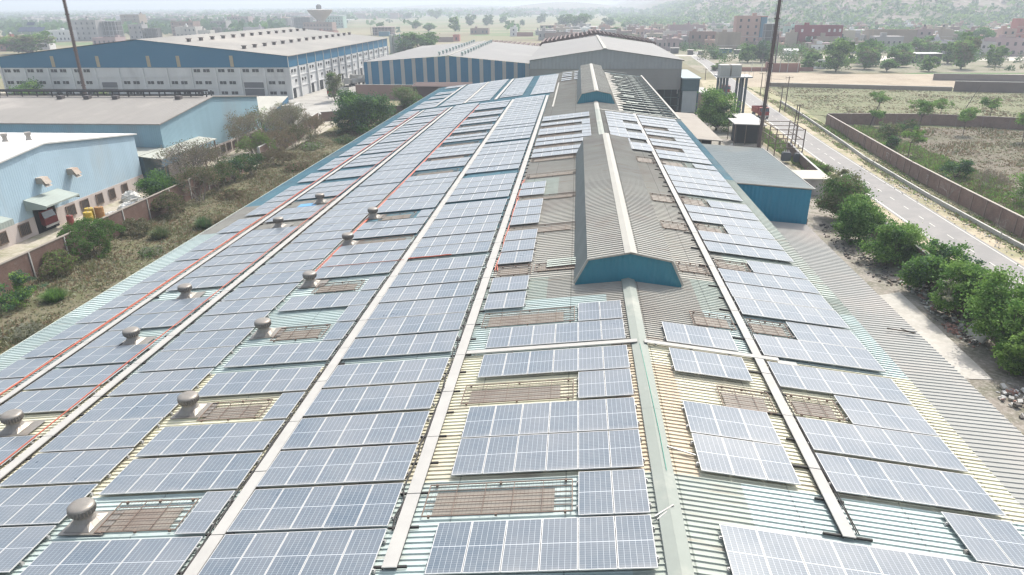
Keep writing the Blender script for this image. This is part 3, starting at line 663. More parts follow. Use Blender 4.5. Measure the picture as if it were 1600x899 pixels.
GL = [(-17.75, -13.95 - 1.05, 15.35, 16.75, 'rusty skylight guard beside the nearest turbine vent'), (-17.75, -15.1, 21.55, 22.85, 'rusty skylight guard right of the second inner turbine vent'),
      (-17.75, -15.1, 28.5, 29.9, 'rusty skylight guard right of the third inner turbine vent'), (-17.9, -15.1, 34.5, 35.9, 'rusty skylight guard right of the fourth inner turbine vent'),
      (-17.9, -14.0, 42.95, 44.0, 'rusty skylight guard right of the fifth inner turbine vent'), (-17.9, -15.2, 48.6, 50.2, 'rusty skylight guard right of the farthest inner turbine vent'),
      (-7.2, -2.75, 15.5, 16.9, 'wide skylight guard nearest the camera, left of the ridge'), (-7.0, -2.75, 21.6, 22.9, 'wide skylight guard on cream sheets left of the ridge'),
      (-7.1, -2.75, 28.2, 29.7, 'wide skylight guard on aqua sheets below the raised vent, left slope'), (-7.1, -5.2, 34.7, 36.1, 'small skylight guard under the two by two panel group'),
      (-5.0, -2.4, 34.9, 36.0, 'dark skylight guard beside the front left corner of the raised vent'), (-7.1, -2.5, 42.0, 43.5, 'skylight guard left of the raised vent, first brown strip'),
      (-7.1, -2.5, 50.1, 51.3, 'skylight guard left of the raised vent, second brown strip'), (-7.1, -2.5, 57.6, 59.0, 'skylight guard left of the raised vent, third brown strip'),
      (-7.1, -2.5, 64.2, 65.7, 'skylight guard left of the raised vent, farthest brown strip'),
      (2.7, 4.6, 21.4, 22.8, 'small skylight guard left of the right walkway on cream sheets'), (5.35, 7.1, 21.6, 22.9, 'small skylight guard right of the right walkway on cream sheets'),
      (2.7, 4.6, 28.2, 29.6, 'skylight guard left of the right walkway, below the raised vent'), (5.35, 7.15, 28.2, 29.6, 'skylight guard right of the right walkway beside three panels'),
      (2.95, 4.6, 35.0, 36.4, 'skylight guard right of the raised vent gable'), (5.35, 7.15, 36.3, 37.6, 'skylight guard between right walkway and three panels, mid slope'),
      (2.95, 4.6, 42.7, 44.2, 'brown skylight guard between raised vent and right walkway, lower'), (5.35, 7.15, 43.1, 44.6, 'brown skylight guard right of the right walkway, upper'),
      (2.95, 4.6, 49.4, 51.4, 'brown skylight guard between raised vent and right walkway, middle'), (5.3, 7.15, 49.5, 51.6, 'brown skylight guard right of the right walkway, second from top'),
      (2.95, 4.6, 62.8, 65, 'brown skylight guard beside the far end of the raised vent'), (5.3, 7.5, 62.8, 64.9, 'brown skylight guard facing the pale annex roof')]
for g in GL: guard(*g)
far = [(a, c, y) for y in (70.3, 76.5, 82.8) for a, c in ((-7, -3), (2.9, 4.7), (5.3, 8.2))] + [(-18.6, -14.2, y) for y in (63.5, 70.1, 78, 84.9, 91.4, 98.2, 104.9)]
for a, c, y in far: guard(a, c, y, y + 1.4, 'brown skylight strip between panel rows near the far end of the roof')
# loose sheet left of raised vent, blue patches
b = MB()
for i in range(7): b.obox(RP(-3.4, 35.45 + i * .16, -.02 - .04 * (i % 2)), (1.9, .17, .012), (0, -SL, .05))
tag(b.build('loose_roof_sheet', GREEN, loc=RP(-3.4, 36, 0)), 'loose pale corrugated sheet lying left of the raised vent', 'roof sheet')
BLUEP = surf('blue_sheet', (.12, .30, .50), (.1, .26, .42), 1, .6)
b = MB(); b.obox(RP(-26.9, 29.45, -.12), (1.0, .5, .02), (0, -SL, 0)); tag(b.build('roof_patch', BLUEP, loc=RP(-26.9, 29.4)), 'small blue patch sheet beside a turbine vent', 'roof patch')
b = MB(); b.obox(RP(-26.6, 56.4, -.12), (1.7, 1.0, .02), (0, -SL, 0)); tag(b.build('roof_patch', BLUEP, loc=RP(-26.6, 56.4)), 'larger blue patch sheet beside the farthest turbine vent', 'roof patch')

#PART2
# ------------------------------------------------------------------ annexes on the right side of the shed
ROOFG = surf('annex_roof', (.36, .39, .38), (.31, .33, .32), .25, .7, corr='y', period=.5, stain=(.42, .40, .34))
def shedroof(b, x0, x1, y0, y1, z0, z1, th=.12, mi=0):
    b.poly([(x0, y0, z0), (x1, y0, z1), (x1, y1, z1), (x0, y1, z0)], mi); b.poly([(x0, y1, z0 - th), (x1, y1, z1 - th), (x1, y0, z1 - th), (x0, y0, z0 - th)], mi)
    b.poly([(x0, y0, z0 - th), (x1, y0, z1 - th), (x1, y0, z1), (x0, y0, z0)], mi); b.poly([(x1, y0, z1 - th), (x1, y1, z1 - th), (x1, y1, z1), (x1, y0, z1)], mi); b.poly([(x1, y1, z1 - th), (x0, y1, z0 - th), (x0, y1, z0), (x1, y1, z1)], mi)
def ribroof(x0, x1, y0, y1, z0, z1, per=.25, hgt=.035):
    b = MB(); n = int((y1 - y0) / per); pr = ((0, 0), (.165 * per * 4, 0), (.185 * per * 4, hgt), (.23 * per * 4, hgt))
    for i in range(n):
        y = y0 + i * per; P = [(y + a, h) for a, h in pr] + [(y + per, 0)]
        for q in range(4): (ya, ha), (yb, hb) = P[q], P[q + 1]; b.poly([(x0, ya, z0 + ha), (x1, ya, z1 + ha), (x1, yb, z1 + hb), (x0, yb, z0 + hb)])
    return b
t = thing('annex_shed', (17, 59, 0), 'teal walled annex with a pale corrugated roof on the right of the shed', 'shed')
b = ribroof(14.15, 20.85, 59.3, 77.7, 11.45, 10.98, .33, .045)
b.build('roof', ROOFG, t); b = MB()
b.poly([(14.2, 59.4, 0), (20.6, 59.4, 0), (20.6, 59.4, 10.93), (14.2, 59.4, 11.38)]); b.poly([(20.6, 59.4, 0), (20.6, 77.5, 0), (20.6, 77.5, 10.93), (20.6, 59.4, 10.93)]); b.poly([(20.6, 77.5, 0), (14.2, 77.5, 0), (14.2, 77.5, 11.38), (20.6, 77.5, 10.93)])
b.build('wall', surf('annex_cladding', (.035, .20, .30), (.03, .17, .26), .5, .55, corr='xy', period=.35, streak=True), t)
b = MB(); b.bar((14.2, 59.32, 11.5), (20.9, 59.32, 11.03), .13); b.bar((20.88, 59.3, 11.0), (20.88, 77.7, 11.0), .1); b.build('roof_trim', CAPW, t)
t = thing('lean_to_shed', (17, 10, 0), 'lower weathered grey lean-to with corrugated roof along the right side of the shed', 'shed')
ribroof(14.0, 20.5, 5, 59.3, 8.4, 7.9, .33, .042).build('roof', surf('leanto_sheet', (.31, .31, .29), (.27, .27, .25), .15, .75, stain=(.42, .37, .33)), t)
b = MB(); b.poly([(20.3, 5, 0), (20.3, 59.2, 0), (20.3, 59.2, 7.86), (20.3, 5, 7.86)]); b.poly([(14, 5, 0), (20.3, 5, 0), (20.3, 5, 7.8), (14, 5, 8.3)]); b.build('wall', CONC, t)
t = thing('lean_to_shed', (17, 94, 0), 'brown corrugated lean-to roof beyond the annex, beside the round green tree', 'shed')
b = MB(); shedroof(b, 14.1, 19.8, 93.4, 118, 9.3, 8.9); b.build('roof', surf('brown_sheet', (.30, .27, .23), (.25, .22, .19), .3, .8, corr='y', period=.4, stain=(.2, .17, .15)), t)
for y in (93.8, 100, 106, 112, 117.6):
    for x in (15.5, 17, 19.5): b = MB(); b.box(x - .12, x + .12, y - .12, y + .12, 0, 8.9); b.build('post', RUST, t)
b = MB(); b.box(14.2, 19.0, 97, 117, 0, 8.3); b.build('wall', DARK, t)  # near-black block stands for the dark space under the roof

# ------------------------------------------------------------------ sheds on the left, across the brick wall
LB = surf('pale_blue_cladding', (.38, .50, .58), (.33, .45, .53), .3, .6, corr='xy', period=.36, streak=True, stain=(.35, .38, .38))
LB2 = surf('blue_grey_cladding', (.24, .36, .42), (.20, .31, .36), .3, .6, corr='xy', period=.36, streak=True, stain=(.24, .27, .28))
WHR = surf('white_roof', (.58, .575, .55), (.5, .495, .47), .2, .6, corr='x', period=.6)
BGR = surf('beige_roof', (.25, .235, .215), (.22, .207, .19), .15, .8, corr='x', period=.6, stain=(.36, .33, .30))
PLAST = surf('pinkish_plaster', (.50, .44, .41), (.42, .37, .34), .8, .9, stain=(.27, .23, .21), streak=True)
GRILL = surf('window_grille', (.06, .06, .06), (.04, .04, .04), 4, .7)
def wall_box(x0, x1, y0, y1, z0, z1): b = MB(); b.box(x0, x1, y0, y1, z0, z1); return b
def gable_x(name, label, xe, xw, y0, yp, y1, ze, zp, base, mroof, mclad, mbase):
    """shed whose ridge runs along -X, gable end at x = xe"""
    t = thing(name, (xe, (y0 + y1) / 2, 0), label, 'factory shed'); b = MB()
    b.poly([(xe, y0, base), (xe, y1, base), (xe, y1, ze), (xe, yp, zp), (xe, y0, ze)]); b.poly([(xw, y0, 0), (xe, y0, 0), (xe, y0, ze), (xw, y0, ze)]); b.poly([(xe, y1, 0), (xw, y1, 0), (xw, y1, ze), (xe, y1, ze)])
    b.build('cladding', mclad, t)
    b = MB(); b.box(xe - .3, xe + .06, y0 - .05, y1 + .05, 0, base); b.build('base_wall', mbase, t)
    b = MB()
    for ya, za, yb, zb in ((y0 - .4, ze + .03, yp, zp + .12), (yp, zp + .12, y1 + .4, ze + .03)):
        b.poly([(xw, ya, za), (xe + .3, ya, za), (xe + .3, yb, zb), (xw, yb, zb)]); b.poly([(xe + .3, ya, za - .18), (xe + .3, yb, zb - .18), (xe + .3, yb, zb), (xe + .3, ya, za)]); b.poly([(xw, yb, zb - .18), (xe + .3, yb, zb - .18), (xe + .3, ya, za - .18), (xw, ya, za - .18)])
    b.poly([(xw, y0 - .4, ze - .15), (xe + .3, y0 - .4, ze - .15), (xe + .3, y0 - .4, ze + .03), (xw, y0 - .4, ze + .03)])
    b.build('roof', mroof, t); return t
s1 = gable_x('industrial_shed', 'near left shed with white roof and pale blue gable above barred windows', -66.5, -150, 61.3, 79.5, 97.7, 8.4, 10.4, 2.25, WHR, LB, PLAST)
def barred(t, x, y0, y1, z0, z1):
    b = MB(); b.box(x + .02, x + .07, y0, y1, z0, z1, 1)
    for yy in (y0, y1): b.box(x + .05, x + .13, yy - .06, yy + .06, z0 - .05, z1 + .05)
    for zz in (z0, z1): b.box(x + .05, x + .13, y0, y1, zz - .05, zz + .05)
    for i in range(1, 6): yy = y0 + (y1 - y0) * i / 6; b.box(x + .08, x + .11, yy - .02, yy + .02, z0, z1)
    b.build('window', [RUST, GRILL], t)
for y0, y1 in ((66.3, 67.5), (69.0, 70.2), (72.2, 73.8), (80.4, 82.0), (83.2, 84.7), (86.4, 87.7), (89.2, 90.4), (92.2, 93.4)): barred(s1, -66.44, y0, y1, .55, 1.95)
b = MB(); b.box(-66.45, -66.38, 75.0, 78.6, 0, 3.3); b.build('dock_opening', DARK, s1)  # near-black panel on the wall, the unlit inside put into its colour
CANO = surf('canopy_sheet', (.30, .34, .31), (.26, .29, .27), .6, .7, corr='y', period=.4)
b = MB(); b.poly([(-66.4, 74.0, 4.6), (-63.6, 74.0, 3.9), (-63.6, 79.9, 3.9), (-66.4, 79.9, 4.6)]); b.poly([(-63.6, 74.0, 3.7), (-63.6, 79.9, 3.7), (-63.6, 79.9, 3.9), (-63.6, 74.0, 3.9)]); b.poly([(-66.4, 74, 3.3), (-63.6, 74, 3.5), (-63.6, 74, 3.9), (-66.4, 74, 4.6)]); b.poly([(-63.6, 79.9, 3.5), (-66.4, 79.9, 3.3), (-66.4, 79.9, 4.6), (-63.6, 79.9, 3.9)]); b.build('canopy', CANO, s1)
b = MB(); b.poly([(-66.4, 62, 4.3), (-64.0, 62, 3.8), (-64.0, 69.2, 3.8), (-66.4, 69.2, 4.3)]); b.poly([(-64, 62, 3.1), (-64, 69.2, 3.1), (-64, 69.2, 3.8), (-64, 62, 3.8)]); b.poly([(-64, 69.2, 3.1), (-66.4, 69.2, 3.1), (-66.4, 69.2, 4.3), (-64, 69.2, 3.8)]); b.build('canopy', [CANO], s1)
for y, z in ((77.4, 6.0), (82.9, 5.9), (101, 5)):
    if y > 100: continue
    b = MB(); b.box(-66.5, -65.7, y - .55, y + .55, z - .1, z + .65); b.poly([(-65.7, y - .55, z - .1), (-65.7, y + .55, z - .1), (-65.3, y + .55, z - .5), (-65.3, y - .55, z - .5)]); b.poly([(-65.7, y - .56, z + .65), (-65.3, y - .56, z - .5), (-65.7, y - .56, z - .1)]); b.poly([(-65.7, y - .56, z + .66), (-65.7, y + .56, z + .66), (-65.25, y + .56, z - .1), (-65.25, y - .56, z - .1)]); b.build('exhaust_hood', surf('hood_plate', (.36, .33, .29), (.35, .28, .22), 1, .7, stain=(.3, .18, .12)), s1)
for x, y, z in ((-72.5, 80.8, 10.3), (-71.6, 83.6, 10.0), (-77, 78.5, 10.3)):
    b = MB(); b.lathe((x, y, z), [(.7, -.2), (.35, .3), (.35, .75), (.5, .8), (.5, 1.1)], 4); b.build('roof_vent', surf('cowl', (.38, .35, .32), (.28, .25, .22), 1, .8), s1)
s2 = gable_x('industrial_shed', 'left shed with beige roof, blue-grey walls and a pipe rack along its ridge', -66.5, -170, 104.7, 122.4, 140.5, 8.8, 10.9, 2.3, BGR, LB2, PLAST)
for i in range(9): y = 117.5 + i * 2.4; barred(s2, -66.44, y, y + 1.5, .5, 1.95)
b = MB()
for y in (121.6, 123.4):
    b.bar((-150, y, 11.9), (-67.6, y, 11.9), .3); b.bar((-150, y, 11.15), (-67.6, y, 11.15), .18)
for i in range(28): x = -148 + i * 3; b.bar((x, 121.6, 10.8), (x, 121.6, 11.9), .2); b.bar((x, 123.4, 10.8), (x, 123.4, 11.9), .2)
b.build('ridge_vent_frame', surf('black_steel', (.06, .06, .065), (.04, .04, .04), 1, .8), s2)
for x in (-71.5, -83.5, -89, -94.2, -107): b = MB(); b.box(x - .5, x + .5, 119.6, 120.5, 10.6, 11.3); b.build('roof_vent', surf('dark_cowl', (.12, .11, .11), None, 1, .8), s2)
t = thing('lean_to_shed', (-65, 100, 0), 'narrow grey lean-to and long canopy between the two left sheds', 'shed')
b = MB(); shedroof(b, -82, -66.6, 97.9, 104.5, 5.2, 5.0); shedroof(b, -66.6, -63.2, 98.2, 115.6, 4.9, 4.5); b.build('roof', surf("leanto_pale", (.34, .35, .31), (.36, .37, .33), .4, .8, corr='y', period=.5), t)
b = MB(); b.box(-70, -66.4, 98.5, 104.3, 0, 4.7); lw = surf('leanto_wall', (.13, .20, .25), (.1, .16, .2), 1, .7, corr='xy'); b.build('wall', lw, t); b = MB(); b.box(-63.3, -63.2, 98.25, 104, 3.3, 4.4); b.build('fascia', lw, t)
for y in (99, 103, 107, 111, 115): b = MB(); b.box(-63.5, -63.3, y - .1, y + .1, 0, 4.4); b.build('post', RUST, t)
t = thing('store_shed', (-66, 142, 0), 'small shed with a steep cream roof and dark blue end behind the left sheds', 'shed')
b = MB(); b.poly([(-73, 141.8, 3.4), (-66.2, 141.8, 3.4), (-66.2, 156, 6.9), (-75, 156, 6.9)]); b.build('roof', surf('cream_roof', (.46, .445, .385), (.40, .385, .33), .4, .7, corr='x', period=.5), t)
b = MB(); b.poly([(-73, 141.9, 0), (-66.3, 141.9, 0), (-66.3, 141.9, 3.3), (-73, 141.9, 3.3)]); b.poly([(-66.3, 141.9, 0), (-66.3, 156, 0), (-66.3, 156, 6.8), (-66.3, 141.9, 3.3)]); b.poly([(-66.3, 156.05, 0), (-75, 156.05, 0), (-75, 156.05, 6.8), (-66.3, 156.05, 6.8)]); b.build('wall', surf('blue_end', (.06, .16, .26), (.05, .14, .22), .5, .7, corr='xy'), t)
b = MB(); b.box(-66.1, -63.6, 151, 156.5, 0, 5.4); b.build('side_block', CONCL, t)

# ------------------------------------------------------------------ large blue hall
BLUE = surf('hall_blue', (.02, .125, .22), (.018, .11, .195), .08, .6)
HROOF = surf('hall_roof', (.225, .217, .20), (.20, .192, .178), .03, .85, corr='y', period=1.2, stain=(.38, .35, .31))
PALEW = surf('hall_wall', (.56, .56, .55), (.47, .47, .46), .25, .9, stain=(.25, .24, .24), streak=True, amt=.8)
RUSTP = surf('translucent_strip', (.34, .29, .20), (.28, .24, .17), .4, .8)
X0, X1, Y0, Y1, ZE, ZC = -178.3, -85.8, 205.0, 319.0, 12.4, 9.2; XP = -132; ZPK = 17.2
t = thing('factory_hall', (-132, 205, 0), 'huge hall with blue upper cladding, stained grey walls and wide beige roof', 'factory hall')
b = MB(); b.poly([(X0, Y0, ZC), (X1, Y0, ZC), (X1, Y0, ZE), (XP, Y0, ZPK), (X0, Y0, ZE)]); b.poly([(X1, Y0, ZC), (X1, Y1, ZC), (X1, Y1, ZE), (X1, Y0, ZE)]); b.poly([(X1, Y1, ZC), (X0, Y1, ZC), (X0, Y1, ZE), (XP, Y1, ZPK), (X1, Y1, ZE)]); b.poly([(X0, Y1, ZC), (X0, Y0, ZC), (X0, Y0, ZE), (X0, Y1, ZE)])
b.build('cladding', BLUE, t)
wall_box(X0 + .1, X1 - .1, Y0 + .12, Y1 - .1, 0, ZC).build('wall', PALEW, t)
b = MB(); e = .5
b.poly([(XP, Y0 - e, ZPK + .15), (X1 + e, Y0 - e, ZE + .1), (X1 + e, Y1 + e, ZE + .1), (XP, Y1 + e, ZPK + .15)]); b.poly([(X0 - e, Y0 - e, ZE + .1), (XP, Y0 - e, ZPK + .15), (XP, Y1 + e, ZPK + .15), (X0 - e, Y1 + e, ZE + .1)]); b.poly([(X1 + e, Y0 - e, ZE - .1), (X1 + e, Y1 + e, ZE - .1), (X1 + e, Y1 + e, ZE + .1), (X1 + e, Y0 - e, ZE + .1)])
rf = b.build('roof', HROOF, t)
VC = surf('hall_cowl', (.16, .14, .13), (.12, .1, .1), 1, .8)
for i in range(15):
    for xx in (-120.5, -101.5):
        y = Y0 + 6 + i * 7.4 + (3 if xx < -110 else 0)
        if y > Y1 - 2: continue
        z = ZPK - (xx - XP) * (ZPK - ZE) / (X1 - XP) + .1; b = MB(); b.box(xx - .45, xx + .45, y - .45, y + .45, z, z + .9); b.box(xx - .65, xx + .65, y - .65, y + .65, z + .85, z + 1.05); b.build('roof_vent', VC, rf)
b = MB(); nb = 12; bw = (X1 - X0) / nb
for i in range(nb + 1): x = X0 + i * bw; b.box(x - .35, x + .35, Y0 - .25, Y0 + .2, 0, ZC - .1)
for z in (6.4, 3.2): b.box(X0, X1, Y0 - .08, Y0 + .2, z - .12, z + .12)
b.build('pilaster', PALEW, t)
b = MB(); ns = 15; sw = (Y1 - Y0) / ns
for i in range(ns + 1): y = Y0 + i * sw; b.box(X1 - .2, X1 + .45, y - .35, y + .35, 0, ZC - .1)
for z in (6.4, 3.2): b.box(X1 - .2, X1 + .1, Y0, Y1, z - .12, z + .12)
b.build('pilaster', PALEW, t)
b = MB()
for i in range(ns + 1): y = Y0 + i * sw; b.box(X1, X1 + .12, y - .14, y + .14, ZC, ZE - .05)
b.build('cladding_mullion', CONCL, t)
for x in (-160.5, -145.8, -129.5, -120.0, -103.2): b = MB(); b.box(x - .55, x + .55, Y0 - .09, Y0 + .02, ZC + .2, ZC + 3.4); b.build('rooflight_strip', RUSTP, t)
for i in range(nb):
    xc = X0 + (i + .5) * bw
    for z in (8.3, 4.8, 1.8):
        if i == 4 and z < 5 or i == 10 and z < 5 or (z > 8 and 4 <= i <= 7) or (z < 2 and i in (0, 6)): continue
        for d in (-1.9, 1.1) if z > 2 else (-1.9, 1.3):
            b = MB(); b.box(xc + d - .95, xc + d + 1.0, Y0 - .02, Y0 + .1, z - .48, z + .48, 1)
            b.box(xc + d - 1.05, xc + d + 1.1, Y0 - .1, Y0 + .1, z + .46, z + .6); b.box(xc + d - 1.05, xc + d + 1.1, Y0 - .1, Y0 + .1, z - .6, z - .46); b.box(xc + d - .02, xc + d + .06, Y0 - .08, Y0 + .1, z - .46, z + .46)
            b.build('window', [PALEW, GRILL], t)
SHUT = surf('roller_shutter', (.15, .15, .16), (.12, .12, .13), .3, .7)
for i, wd in ((4, 4.8), (10, 6.0)): xc = X0 + (i + .5) * bw; b = MB(); b.box(xc - wd / 2, xc + wd / 2, Y0 - .06, Y0 + .15, 0, 4.9); [b.box(xc - wd / 2, xc + wd / 2, Y0 - .1, Y0 - .04, z, z + .12) for z in (0.5, 1.2, 1.9, 2.6, 3.3, 4.0, 4.6)]; b.build('shutter_door', SHUT, t)
for i in range(ns):
    yc = Y0 + (i + .5) * sw
    for z, hh in ((8.0, .45), (5.0, .4)):
        for d in (-1.3, 1.0):
            if z < 6 and (i * 7 + int(d > 0)) % 3 == 0: continue
            b = MB(); b.box(X1 - .1, X1 + .06, yc + d - .55, yc + d + .55, z - hh, z + hh, 1); b.box(X1 - .1, X1 + .12, yc + d - .65, yc + d + .65, z - hh - .12, z - hh); b.build('window', [PALEW, GRILL], t)
    if i % 3 != 1:
        b = MB(); b.box(X1 - .1, X1 + .08, yc - 2.1, yc - .2 + (i % 2), 0, 2.9 + .4 * (i % 2)); b.build('dock_door', DARK, t)
t = thing('silo_block', (-107, 417, 0), 'pair of tall pale concrete slabs standing behind the blue hall', 'tower')
b = MB(); b.box(-110.2, -108.6, 415, 418, 0, 10.2); b.box(-107.8, -106.2, 416, 420, 0, 10.6); b.box(-105.2, -103.9, 415, 418, 0, 10.4); b.box(-110, -104, 417, 421, 0, 9.6); b.build('tower_block', CONCL, t)
b = MB(); b.box(-103.8, -103.5, 414.6, 415, 0, 10.9); b.build('downpipe', BLUEP, t)

# ------------------------------------------------------------------ striped hall and grey hall at the end of the shed
SB = surf('stripe_blue', (.02, .15, .27), (.018, .135, .24), .1, .6, corr='xy', period=.5); SG = surf('stripe_grey', (.40, .40, .38), (.34, .34, .32), .2, .8, corr='xy', period=.5)
HR2 = surf('grey_hall_roof', (.235, .23, .222), (.205, .20, .195), .05, .8, corr='y', period=1.0, stain=(.36, .35, .33))
t = thing('factory_hall', (-41, 224, 0), 'hall with blue and grey striped front wall beyond the shed', 'factory hall')
X0, X1, Y0, Y1, ZE, XP, ZPK = -68.5, -13.9, 224, 316, 9.2, -40.8, 11.1
zf = lambda x: ZE + (ZPK - ZE) * (1 - abs(x - XP) / (XP - X0)) if x < XP else ZE - .6 + (ZPK - ZE + .6) * (1 - (x - XP) / (X1 - XP))
b = MB(); g = MB(); x = X0; k = 0; wds = [1.9, 1.1]
while x < X1 - .01:
    wd = (1.2 if k == 0 else 2.45) if k % 2 == 0 else 1.2; e = min(x + wd, X1); off = 0 if k % 2 == 0 else -.1
    m = b if k % 2 == 0 else g; m.poly([(x, Y0 + off, 0), (e, Y0 + off, 0), (e, Y0 + off, zf(e)), (x, Y0 + off, zf(x))])
    if k % 2: m.poly([(x, Y0, 0), (x, Y0 + off, 0), (x, Y0 + off, zf(x)), (x, Y0, zf(x))]); m.poly([(e, Y0 + off, 0), (e, Y0, 0), (e, Y0, zf(e)), (e, Y0 + off, zf(e))])
    x = e; k += 1
b.poly([(X0, Y1, 0), (X0, Y0, 0), (X0, Y0, ZE), (X0, Y1, ZE)]); b.poly([(X1, Y0, 0), (X1, Y1, 0), (X1, Y1, ZE - .6), (X1, Y0, ZE - .6)])
b.build('cladding', SB, t); g.build('cladding_stripe', SG, t)
b = MB(); b.poly([(X0 - .3, Y0 - .3, ZE + .08), (XP, Y0 - .3, ZPK + .1), (XP, Y1, ZPK + .1), (X0 - .3, Y1, ZE + .08)]); b.poly([(XP, Y0 - .3, ZPK + .1), (X1, Y0 - .3, ZE - .5), (X1, Y1, ZE - .5), (XP, Y1, ZPK + .1)]); rf = b.build('roof', HR2, t)
b = MB(); b.box(XP - .3, XP + .3, Y0 - .3, Y1, ZPK + .1, ZPK + .25); b.build('ridge_cap', CAPW, rf)
GV = surf('green_vent', (.38, .46, .42), (.3, .36, .33), 1, .7)
for i in range(13):
    for xx in (-44.5, -37.0):
        y = Y0 + 5 + i * 6.6; z = zf(xx); b = MB(); b.bar((xx, y, z), (xx, y, z + .7), .5, n=8); b.lathe((xx, y, z + .7), [(.35, 0), (.5, .3), (.3, .6)], 10); b.build('roof_vent', GV, rf)
b = MB(); b.box(-68, -66.3, 223.3, 223.95, 0, 2.3); b.build('door', surf('pale_door', (.40, .50, .54), None, 1, .6), t)
STEEL = surf('brown_steel', (.11, .07, .065), (.09, .06, .055), .5, .8)
t = thing('steel_skeleton', (-20, 330, 0), 'open dark steel roof frame behind the striped hall', 'steel frame')
b = MB()
for i in range(14): x = -40 + i * 2.2; b.obox((x, 327, 10.6 - i * .16), (1.5, 20, .25))
for i in range(12):
    for y in (318, 336): b.bar((-40 + i * 2.5, y, 0), (-40 + i * 2.5, y, 10.4 - i * .17), .3)
b.build('rafter', STEEL, t)
GC = surf('grey_cladding', (.30, .30, .30), (.26, .26, .26), .1, .7, corr='xy', period=.9, streak=True); GP = surf('grey_panels', (.27, .255, .24), (.22, .205, .195), .15, .85, stain=(.17, .155, .15), streak=True)
X0, X1, Y0, Y1, ZE, XP, ZPK = -11.8, 25.9, 178, 254, 12.95, 6.9, 15.6
t = thing('factory_hall', (7, 178, 0), 'grey hall with grey gable right behind the solar shed', 'factory hall')
b = MB(); b.poly([(X0, Y0, 11), (X1, Y0, 11), (X1, Y0, ZE), (XP, Y0, ZPK), (X0, Y0, ZE)]); b.poly([(X1, Y0, 0), (X1, Y1, 0), (X1, Y1, ZE), (X1, Y0, ZE)]); b.poly([(X0, Y1, 0), (X0, Y0, 0), (X0, Y0, ZE), (X0, Y1, ZE)]); b.poly([(X1, Y1, 0), (X0, Y1, 0), (X0, Y1, ZE), (XP, Y1, ZPK), (X1, Y1, ZE)]); b.build('cladding', GC, t)
b = MB(); b.poly([(X0, Y0 + .2, 0), (X1 - 7.5, Y0 + .2, 0), (X1 - 7.5, Y0 + .2, 11), (X0, Y0 + .2, 11)]); b.poly([(X1 - 7.5, Y0 + .2, 6), (X1, Y0 + .2, 6), (X1, Y0 + .2, 11), (X1 - 7.5, Y0 + .2, 11)])
for z in (8.9, 6.8): b.box(X0, X1, Y0 + .08, Y0 + .25, z - .1, z + .1)
for i in range(8): x = X0 + i * 5.3; b.box(x - .12, x + .12, Y0 + .06, Y0 + .22, 5 if x > 18 else 0, 11)
b.build('wall', GP, t)
b = MB(); b.poly([(X1 - 7.5, Y0 + 3, 0), (X1, Y0 + 3, 0), (X1, Y0 + 3, 6), (X1 - 7.5, Y0 + 3, 6)]); b.build('opening', DARK, t)  # near-black sheet set back, the hall's inner shade as plain colour
b = MB()
for i in range(5): b.box(X1 - 7.2 + i * 1.7, X1 - 7.1 + i * 1.7, Y0 + .4, Y0 + .55, 0, 6)
for z in (2, 4): b.box(X1 - 7.5, X1, Y0 + .4, Y0 + .5, z, z + .1)
b.build('door_frame', surf('dark_green_steel', (.08, .13, .14), None, 1, .7), t)
b = MB(); b.poly([(X0 - .4, Y0 - .4, ZE + .1), (XP, Y0 - .4, ZPK + .12), (XP, Y1, ZPK + .12), (X0 - .4, Y1, ZE + .1)]); b.poly([(XP, Y0 - .4, ZPK + .12), (X1 + .4, Y0 - .4, ZE + .1), (X1 + .4, Y1, ZE + .1), (XP, Y1, ZPK + .12)]); b.poly([(X1 + .4, Y0 - .4, ZE - .2), (X1 + .4, Y1, ZE - .2), (X1 + .4, Y1, ZE + .1), (X1 + .4, Y0 - .4, ZE + .1)]); rf = b.build('roof', HR2, t)
b = MB(); b.box(XP - .4, XP + .4, Y0 - .4, Y1, ZPK + .1, ZPK + .3); b.build('ridge_cap', CAPW, rf)
t = thing('steel_skeleton', (7, 270, 0), 'brown steel portal frames rising behind the grey hall', 'steel frame')
b = MB()
for i in range(5):
    y = 257 + i * 7; b.bar((-13, y, 12.9), (6.9, y, 16.2), .5); b.bar((6.9, y, 16.2), (27.5, y, 13.1), .5)
    for x in (-13, 27.5): b.bar((x, y, 0), (x, y, 13), .6)
for i in range(26):
    x = -12.4 + i * 1.58; z = 16.3 - abs(x - 6.9) * .16; b.obox((x, 270, z + .25), (.55, 29, .35), (0, .5 if x < 6.9 else .6, 0))
b.build('portal_frame', STEEL, t)
t = thing('site_cabin', (28, 178, 0), 'dark topped lean-to with pale grey panel door beside the grey hall', 'shed')
b = MB(); b.box(26.2, 30.3, 176.5, 184, 5.9, 8.7); b.box(30.0, 30.3, 176.6, 184, 0, 5.9); b.box(26.2, 30, 183, 184, 0, 5.9); b.build('wall', surf('dark_teal_panel', (.07, .12, .14), (.05, .09, .1), 1, .7), t)
b = MB(); b.box(26.4, 29.9, 176.7, 176.9, .6, 5.8); b.build('panel_door', surf('pale_panel', (.40, .42, .43), (.34, .36, .37), .5, .6, corr='xy', period=.4), t)
b = MB(); b.box(26.0, 30.6, 176.2, 200, 8.7, 8.95); b.build('roof', surf('bluegrey_roof', (.30, .36, .38), (.26, .31, .33), .5, .7), t)

